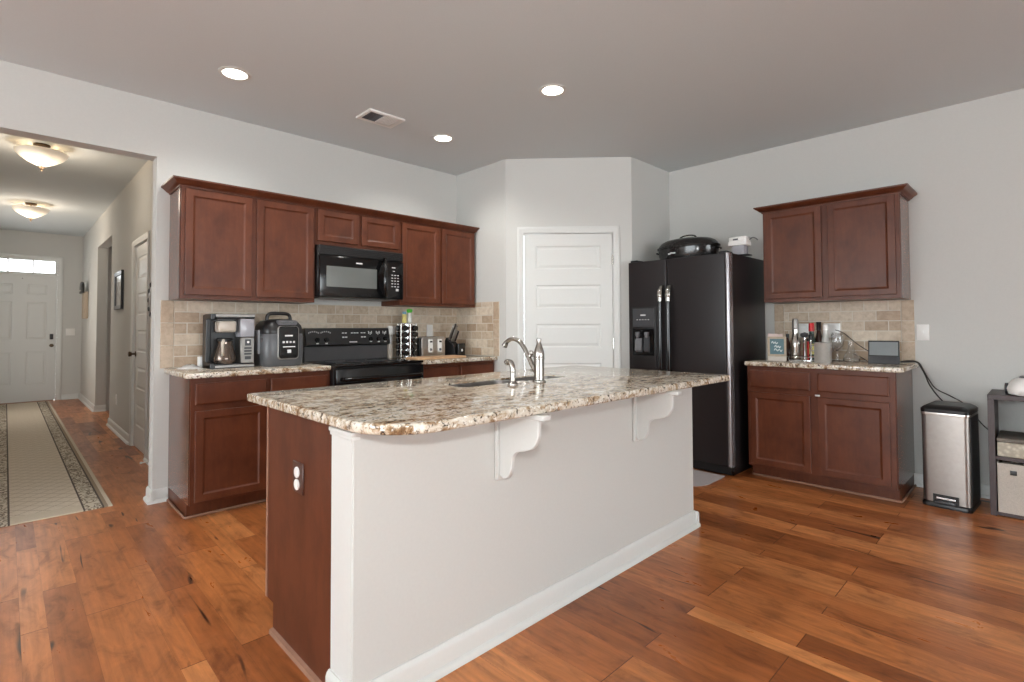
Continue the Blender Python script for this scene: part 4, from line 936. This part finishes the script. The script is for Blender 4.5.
# smart display
sdp = thing('smart_display', 'black smart display with grey lit screen near the worktop corner', 'display', (4.50, .812, CT+.0005), R(-84))
MB().prism([(.0, .0), (.09, 0), (.075, .03), (.045, .165), (.035, .166)], 'x', -.092, .092, .003, 1).build('housing', 'black', sdp)
def dispf(x, s): return (x, .035*s-.0008, .166*s)
def scr(x0, s0, x1, s1, e): return [tuple(Vector(dispf(x, s_))+Vector((0, -e, 0))) for x, s_ in ((x0, s0), (x1, s0), (x1, s1), (x0, s1))]
MB().loops([scr(-.084, .37, .084, .94, .0), scr(-.084, .37, .084, .94, .0012), scr(-.082, .38, .082, .93, .0014)]).build('screen', plain('grey_screen', (128, 134, 136), .15, nscale=6, namt=.06), sdp)
MB().loops([scr(-.090, .02, .090, .33, .0), scr(-.088, .03, .088, .32, .0012)]).build('speaker_grille', 'darkgrey', sdp)
# cords
bpy.context.view_layer.update()
def cord(label, pts, r=.003):
    o = MB().tube(smooth(pts, 8), r, 8).build('power_cord', 'cord', sdp, label); o.matrix_parent_inverse = sdp.matrix_world.inverted(); return o
cord('thin dark cord running from the outlet plate down to the smart display', [(4.782, 1.18, 1.14), (4.775, 1.12, 1.115), (4.74, 1.02, 1.03), (4.66, .90, .96), (4.62, .83, .94)])
cord('dark cord lying on the worktop behind the decanter', [(4.77, 1.06, CT+.05), (4.75, 1.0, CT+.03), (4.70, .95, CT+.006), (4.66, .91, CT+.004), (4.63, .86, CT+.004)])
cord('thick dark cord drooping from the smart display down behind the trash can', [(4.60, .77, CT+.006), (4.655, .70, CT+.014), (4.69, .648, CT+.010), (4.72, .625, .86), (4.745, .608, .81), (4.755, .585, .74), (4.765, .53, .65), (4.77, .46, .58), (4.77, .36, .52)], .0042)
cord('second dark cord branching off to the right behind the trash can', [(4.612, .75, CT+.0135), (4.665, .685, CT+.022), (4.705, .640, CT+.008), (4.735, .618, .85), (4.76, .595, .79), (4.775, .555, .72), (4.783, .47, .67), (4.785, .40, .62), (4.785, .30, .48), (4.785, .2, .40)], .0036)
# ---------------------------------------------------------------- trash can
tc_ = thing('trash_can', 'tall stainless steel step trash can with black lid', 'trash can', (4.336, .587, 0), R(-94)); TWd, TD = .243, .31
def tcl(i, z, r_=.03): return [(x, y, z) for x, y in rrect(i, i, TWd-i, TD-i, r_)]
MB().loops([tcl(-.004, 0), tcl(-.006, .018), tcl(0, .03), tcl(.002, .032)]).build('base', 'black', tc_)
MB().loops([tcl(.003, .0325), tcl(.001, .3), tcl(.0, .592)]).build('body', 'cansteel', tc_)
MB().loops([[(x, y, z) for x, y in rrect(TWd-.0005, .035, TWd+.0015, TD-.004, .0005, 1)] for z in (.034, .590)]).loops([[(x, y, z) for x, y in rrect(-.0015, .035, .0005, TD-.004, .0005, 1)] for z in (.034, .590)]).build('side_panel', 'black', tc_, 'black side panel')
MB().loops([tcl(-.004, .5925), tcl(-.005, .600), tcl(-.004, .607)]).build('rim', 'steel', tc_)
MB().loops([tcl(-.004, .6075), tcl(-.005, .628), tcl(.004, .640), tcl(.028, .655, .02), tcl(.034, .656, .02)]).build('lid', 'black', tc_)
MB().loops([rect(.055, .028, .185, .085, .002), rect(.055, .028, .185, .085, -.004), rect(.063, .036, .177, .077, -.004), rect(.065, .038, .175, .075, .0)]).build('pedal_recess', 'black', tc_)
MB().box((.07, -.035, .035), (.17, -.0005, .050), .005, 2).build('pedal', 'darkgrey', tc_)
MB().box((.072, -.0065, .056), (.168, -.0002, .070), .002, 1).build('pedal_plate', 'chrome', tc_)
# ---------------------------------------------------------------- cube shelf
cs = thing('cube_shelf', 'dark espresso cube shelf holding fabric bins at the right edge', 'shelf', (4.39, .262, 0), FB); SW, SDp, STp = .78, .39, .742
t = .03
m = MB(); m.box((0, 0, .0), (t, SDp, STp-t)).box((SW-t, 0, 0), (SW, SDp, STp-t)); m.build('side_panel', 'espresso', cs)
MB().box((0, 0, STp-t+.0002), (SW, SDp, STp), .002, 1).build('top_board', 'espresso', cs)
m = MB().box((t+.0003, .005, .005), (SW-t-.0003, SDp, .026)).box((t+.0003, .005, .345), (SW-t-.0003, SDp, .365)); m.build('shelf_board', 'espresso', cs)
CWd = (SW-2*t-.04)/3
for k in (1, 2):
    xd = t+CWd*k+.02*(k-1); MB().box((xd, .005, .0262), (xd+.02, SDp, .3448)).box((xd, .005, .3652), (xd+.02, SDp, STp-t-.0002)).build('divider', 'espresso', cs)
def binn(x0, lab):
    b = thing('fabric_bin', lab, 'bin', (4.39, .262-x0, .0268), FB); w_ = CWd-.010
    MB().loops([[(x, y, .0) for x, y in rrect(0, .002, w_, .36, .008)], [(x, y, .300) for x, y in rrect(0, .002, w_, .36, .008)], [(x, y, .300) for x, y in rrect(.006, .008, w_-.006, .354, .006)], [(x, y, .006) for x, y in rrect(.006, .008, w_-.006, .354, .006)]]).build('bin_body', 'fabric', b)
    MB().loops([rect(w_/2-.05, .235, w_/2-.02, .262, .0012), rect(w_/2-.05, .235, w_/2-.02, .262, -.003), rect(w_/2-.047, .238, w_/2-.023, .259, -.004)]).build('grommet', 'black', b)
binn(t+.005, 'beige fabric bin in the lower left cube of the shelf'); binn(t+CWd+.025, 'beige fabric bin in the lower middle cube of the shelf')
qb = thing('storage_box', 'quilted cream box with grey top in the upper shelf cube', 'box', (4.40, .262-t-.008, .3655), FB)
MB().box((0, 0, 0), (.215, .34, .088), .008, 2).build('box_body', 'quilt', qb); MB().box((-.002, -.004, .0885), (.217, .342, .112), .010, 2).build('box_lid', 'boxtop', qb)
dv = thing('portable_speaker', 'white and grey rounded electronic device on the cube shelf', 'speaker', (4.47, .175, STp+.0005), FB)
MB().loops([[(x, y, z) for x, y in rrect(-i, -.07-i*.5, .26+i, .13+i*.5, .05)] for i, z in ((-.02, .0), (-.006, .008), (0, .040), (-.012, .075), (-.035, .100), (-.06, .108))]).build('shell', 'white', dv)
MB().loops([[(x, y, z) for x, y in rrect(.055+i, -.05+i, .235-i, .10-i, .04)] for i, z in ((0, .1085), (.004, .114), (.014, .117))]).build('top_pad', 'midgrey', dv)
MB().lathe([(.034, .010), (.034, -.004), (.026, -.007), (0, -.008)], (-.004, .03, .036), 22, 'x', .8).build('grille', 'darkgrey', dv)

# ---------------------------------------------------------------- ceiling
def downlight(x, y, lab, power):
    t = thing('recessed_light', lab, 'light', (x, y, H), 0, 'recessed ceiling lights')
    MB().lathe([(.092, -.0005), (.092, -.004), (.078, -.008), (.070, -.006), (.069, -.0005)], (0, 0, 0), 36).build('trim_ring', 'trim', t)
    MB().lathe([(.069, -.0008), (.066, -.003), (0, -.004)], (0, 0, 0), 32).build('lens', 'bulb', t)
    spot('downlight', (x, y, H-.03), power)
downlight(.986, 3.447, 'round recessed ceiling light nearest the hall opening', 32)
downlight(2.567, 2.24, 'round recessed ceiling light above the island', 32)
downlight(2.569, 3.445, 'small looking recessed ceiling light right of the vent', 32)
spot('downlight', (.986, 2.24, H-.03), 32)
av = thing('air_vent', 'white rectangular ceiling air vent between the lights', 'vent', (1.985, 3.433, H))
f_ = MB()
f_.prism(rrect(-.148, -.105, .148, .105, .004), 'z', -.006, -.0005)
f_.build('backing', 'white', av)
MB().box((-.12, -.075, -.0072), (-.012, .075, -.0062)).build('duct_opening', 'darkgrey', av)
for i in range(9): MB().box((-.012+.0145*i, -.075, -.013), (-.003+.0145*i, .075, -.0063), .002, 1).build('louvre', 'white', av)
for i in range(7): MB().box((-.12, -.069+.022*i, -.012), (-.014, -.066+.022*i, -.0073)).build('louvre', 'midgrey', av)
m = MB().loops([[(x, y, -.0062) for x, y in rrect(-.148, -.105, .148, .105, .004, 2)], [(x, y, -.013) for x, y in rrect(-.146, -.103, .146, .103, .004, 2)], [(x, y, -.013) for x, y in rrect(-.124, -.079, .124, .079, .003, 2)]], back=False)
bmesh.ops.delete(m.bm, geom=[f for f in m.bm.faces if len(f.verts) > 4 and f.normal.z < -.9 and f.calc_area() > .03], context='FACES')
m.build('frame', 'white', av)
def hall_lamp(x, y, lab):
    t = thing('ceiling_lamp', lab, 'lamp', (x, y, H), 0, 'bowl lamps in the hallway')
    MB().lathe([(0, -.0005), (.055, -.0005), (.056, -.012), (.045, -.022), (.012, -.026), (.008, -.03), (.007, -.19), (0, -.19)], (0, 0, 0), 26).build('canopy', 'bronze', t)
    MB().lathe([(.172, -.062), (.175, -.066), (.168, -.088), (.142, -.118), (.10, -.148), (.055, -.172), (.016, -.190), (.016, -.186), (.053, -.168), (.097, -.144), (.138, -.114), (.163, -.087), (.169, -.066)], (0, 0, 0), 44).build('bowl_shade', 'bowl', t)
    MB().lathe([(.024, -.1935), (.022, -.200), (.010, -.206), (.006, -.216), (.009, -.222), (0, -.23)], (0, 0, 0), 18).build('finial', 'bronze', t)
    for s_ in (-1, 1): MB().lathe([(0, -.07), (.016, -.075), (.022, -.095), (.014, -.12), (.01, -.13), (0, -.13)], (s_*.06, 0, 0), 16).build('light_bulb', 'bulb', t)
    point('hall_lamp_light', (x, y+.09, H-.075), 14, (1, .68, .38), .03)
    point('hall_lamp_light', (x, y, H-.30), 10, (1, .86, .70), .10)
hall_lamp(.197, 5.923, 'nearer alabaster bowl ceiling lamp in the hallway')
hall_lamp(.204, 8.796, 'farther alabaster bowl ceiling lamp in the hallway')

# ---------------------------------------------------------------- hallway contents
RXL, RXR, RYN, RYF = -.109, .526, 4.33, 11.25
rug = thing('runner_rug', 'long beige lattice runner rug with scroll borders on the hall floor', 'rug', (RXL, RYN, .0005)); rw, rl = RXR-RXL, RYF-RYN
def rb(n, x0, x1, y0, y1, mat, z=.009): MB().box((x0, y0, .0), (x1, y1, z)).build(n, mat, rug)
rb('field', .148, rw-.148, .145, rl-.145, 'rugfield')
for x0, x1, n, mat in ((0, .022, 'edge_band', 'ruglight'), (.022, .042, 'edge_stripe', 'rugtan'), (.042, .052, 'edge_line', 'rugdark'), (.052, .138, 'scroll_border', 'rugborder'), (.138, .148, 'inner_line', 'rugdark')):
    rb(n, x0, x1, 0, rl, mat); rb(n, rw-x1, rw-x0, 0, rl, mat)
rb('end_band', .148, rw-.148, .0, .145, 'ruglight'); rb('end_band', .148, rw-.148, rl-.145, rl, 'ruglight')
pf = thing('picture_frame', 'black framed picture on the hall wall beyond the closet door', 'picture', (HX-.0005, 7.57, 1.39), FB)
MB().loops([rect(0, 0, .51, .43, -.0004), rect(0, 0, .51, .43, -.022), rect(.004, .004, .506, .426, -.026), rect(.045, .045, .465, .385, -.022), rect(.047, .047, .463, .383, -.010)]).build('frame', 'black', pf)
MB().box((.0475, -.0105, .0475), (.4625, -.0101, .3825)).build('print', 'print', pf)
wd = thing('wall_ornament', 'dark round metal wall ornament half hidden by the opening edge', 'ornament', (HX-.0005, 5.42, 1.425), FB)
MB().lathe([(0, -.0004), (.17, -.0004), (.175, -.012), (.15, -.02), (.12, -.016), (.06, -.03), (0, -.034)], (0, 0, 0), 28, 'y').build('disc', 'bronze', wd)
for i in range(10): MB().lathe([(0, -.03), (.018, -.026), (.022, -.021), (.02, -.0185)], (.135*math.cos(R(36*i)), 0, .135*math.sin(R(36*i))), 12, 'y').build('boss', 'darkgrey', wd)
hk = thing('wall_hanging', 'beige hanging with black rounded top on the far hall wall', 'hanging', (HX-.0005, 10.62, 1.335), FB)
MB().prism([(-.19, .0), (.19, .0), (.17, .42), (-.17, .42)], 'y', -.05, -.0006, .012, 2).build('cloth', 'beige', hk)
MB().prism([(-.19, .40), (.19, .40), (.19, .48)]+[(.19*math.cos(R(a)), .48+.10*math.sin(R(a))) for a in range(15, 180, 15)]+[(-.19, .48)], 'y', -.085, -.0505, .01, 2).build('top_cap', 'black', hk)
MB().box((-.15, -.095, .425), (.12, -.086, .45), .003, 1).build('hook_bar', 'chrome', hk)
ds = thing('door_stop', 'tiny white spring door stop on the hall baseboard by the closet', 'door stop', (HX-.031, 5.30, .05), FB)
MB().lathe([(.012, 0), (.012, -.004), (.005, -.006), (.005, -.055), (.009, -.057), (.009, -.07), (0, -.072)], (0, 0, 0), 12, 'y').build('spring', 'white', ds)
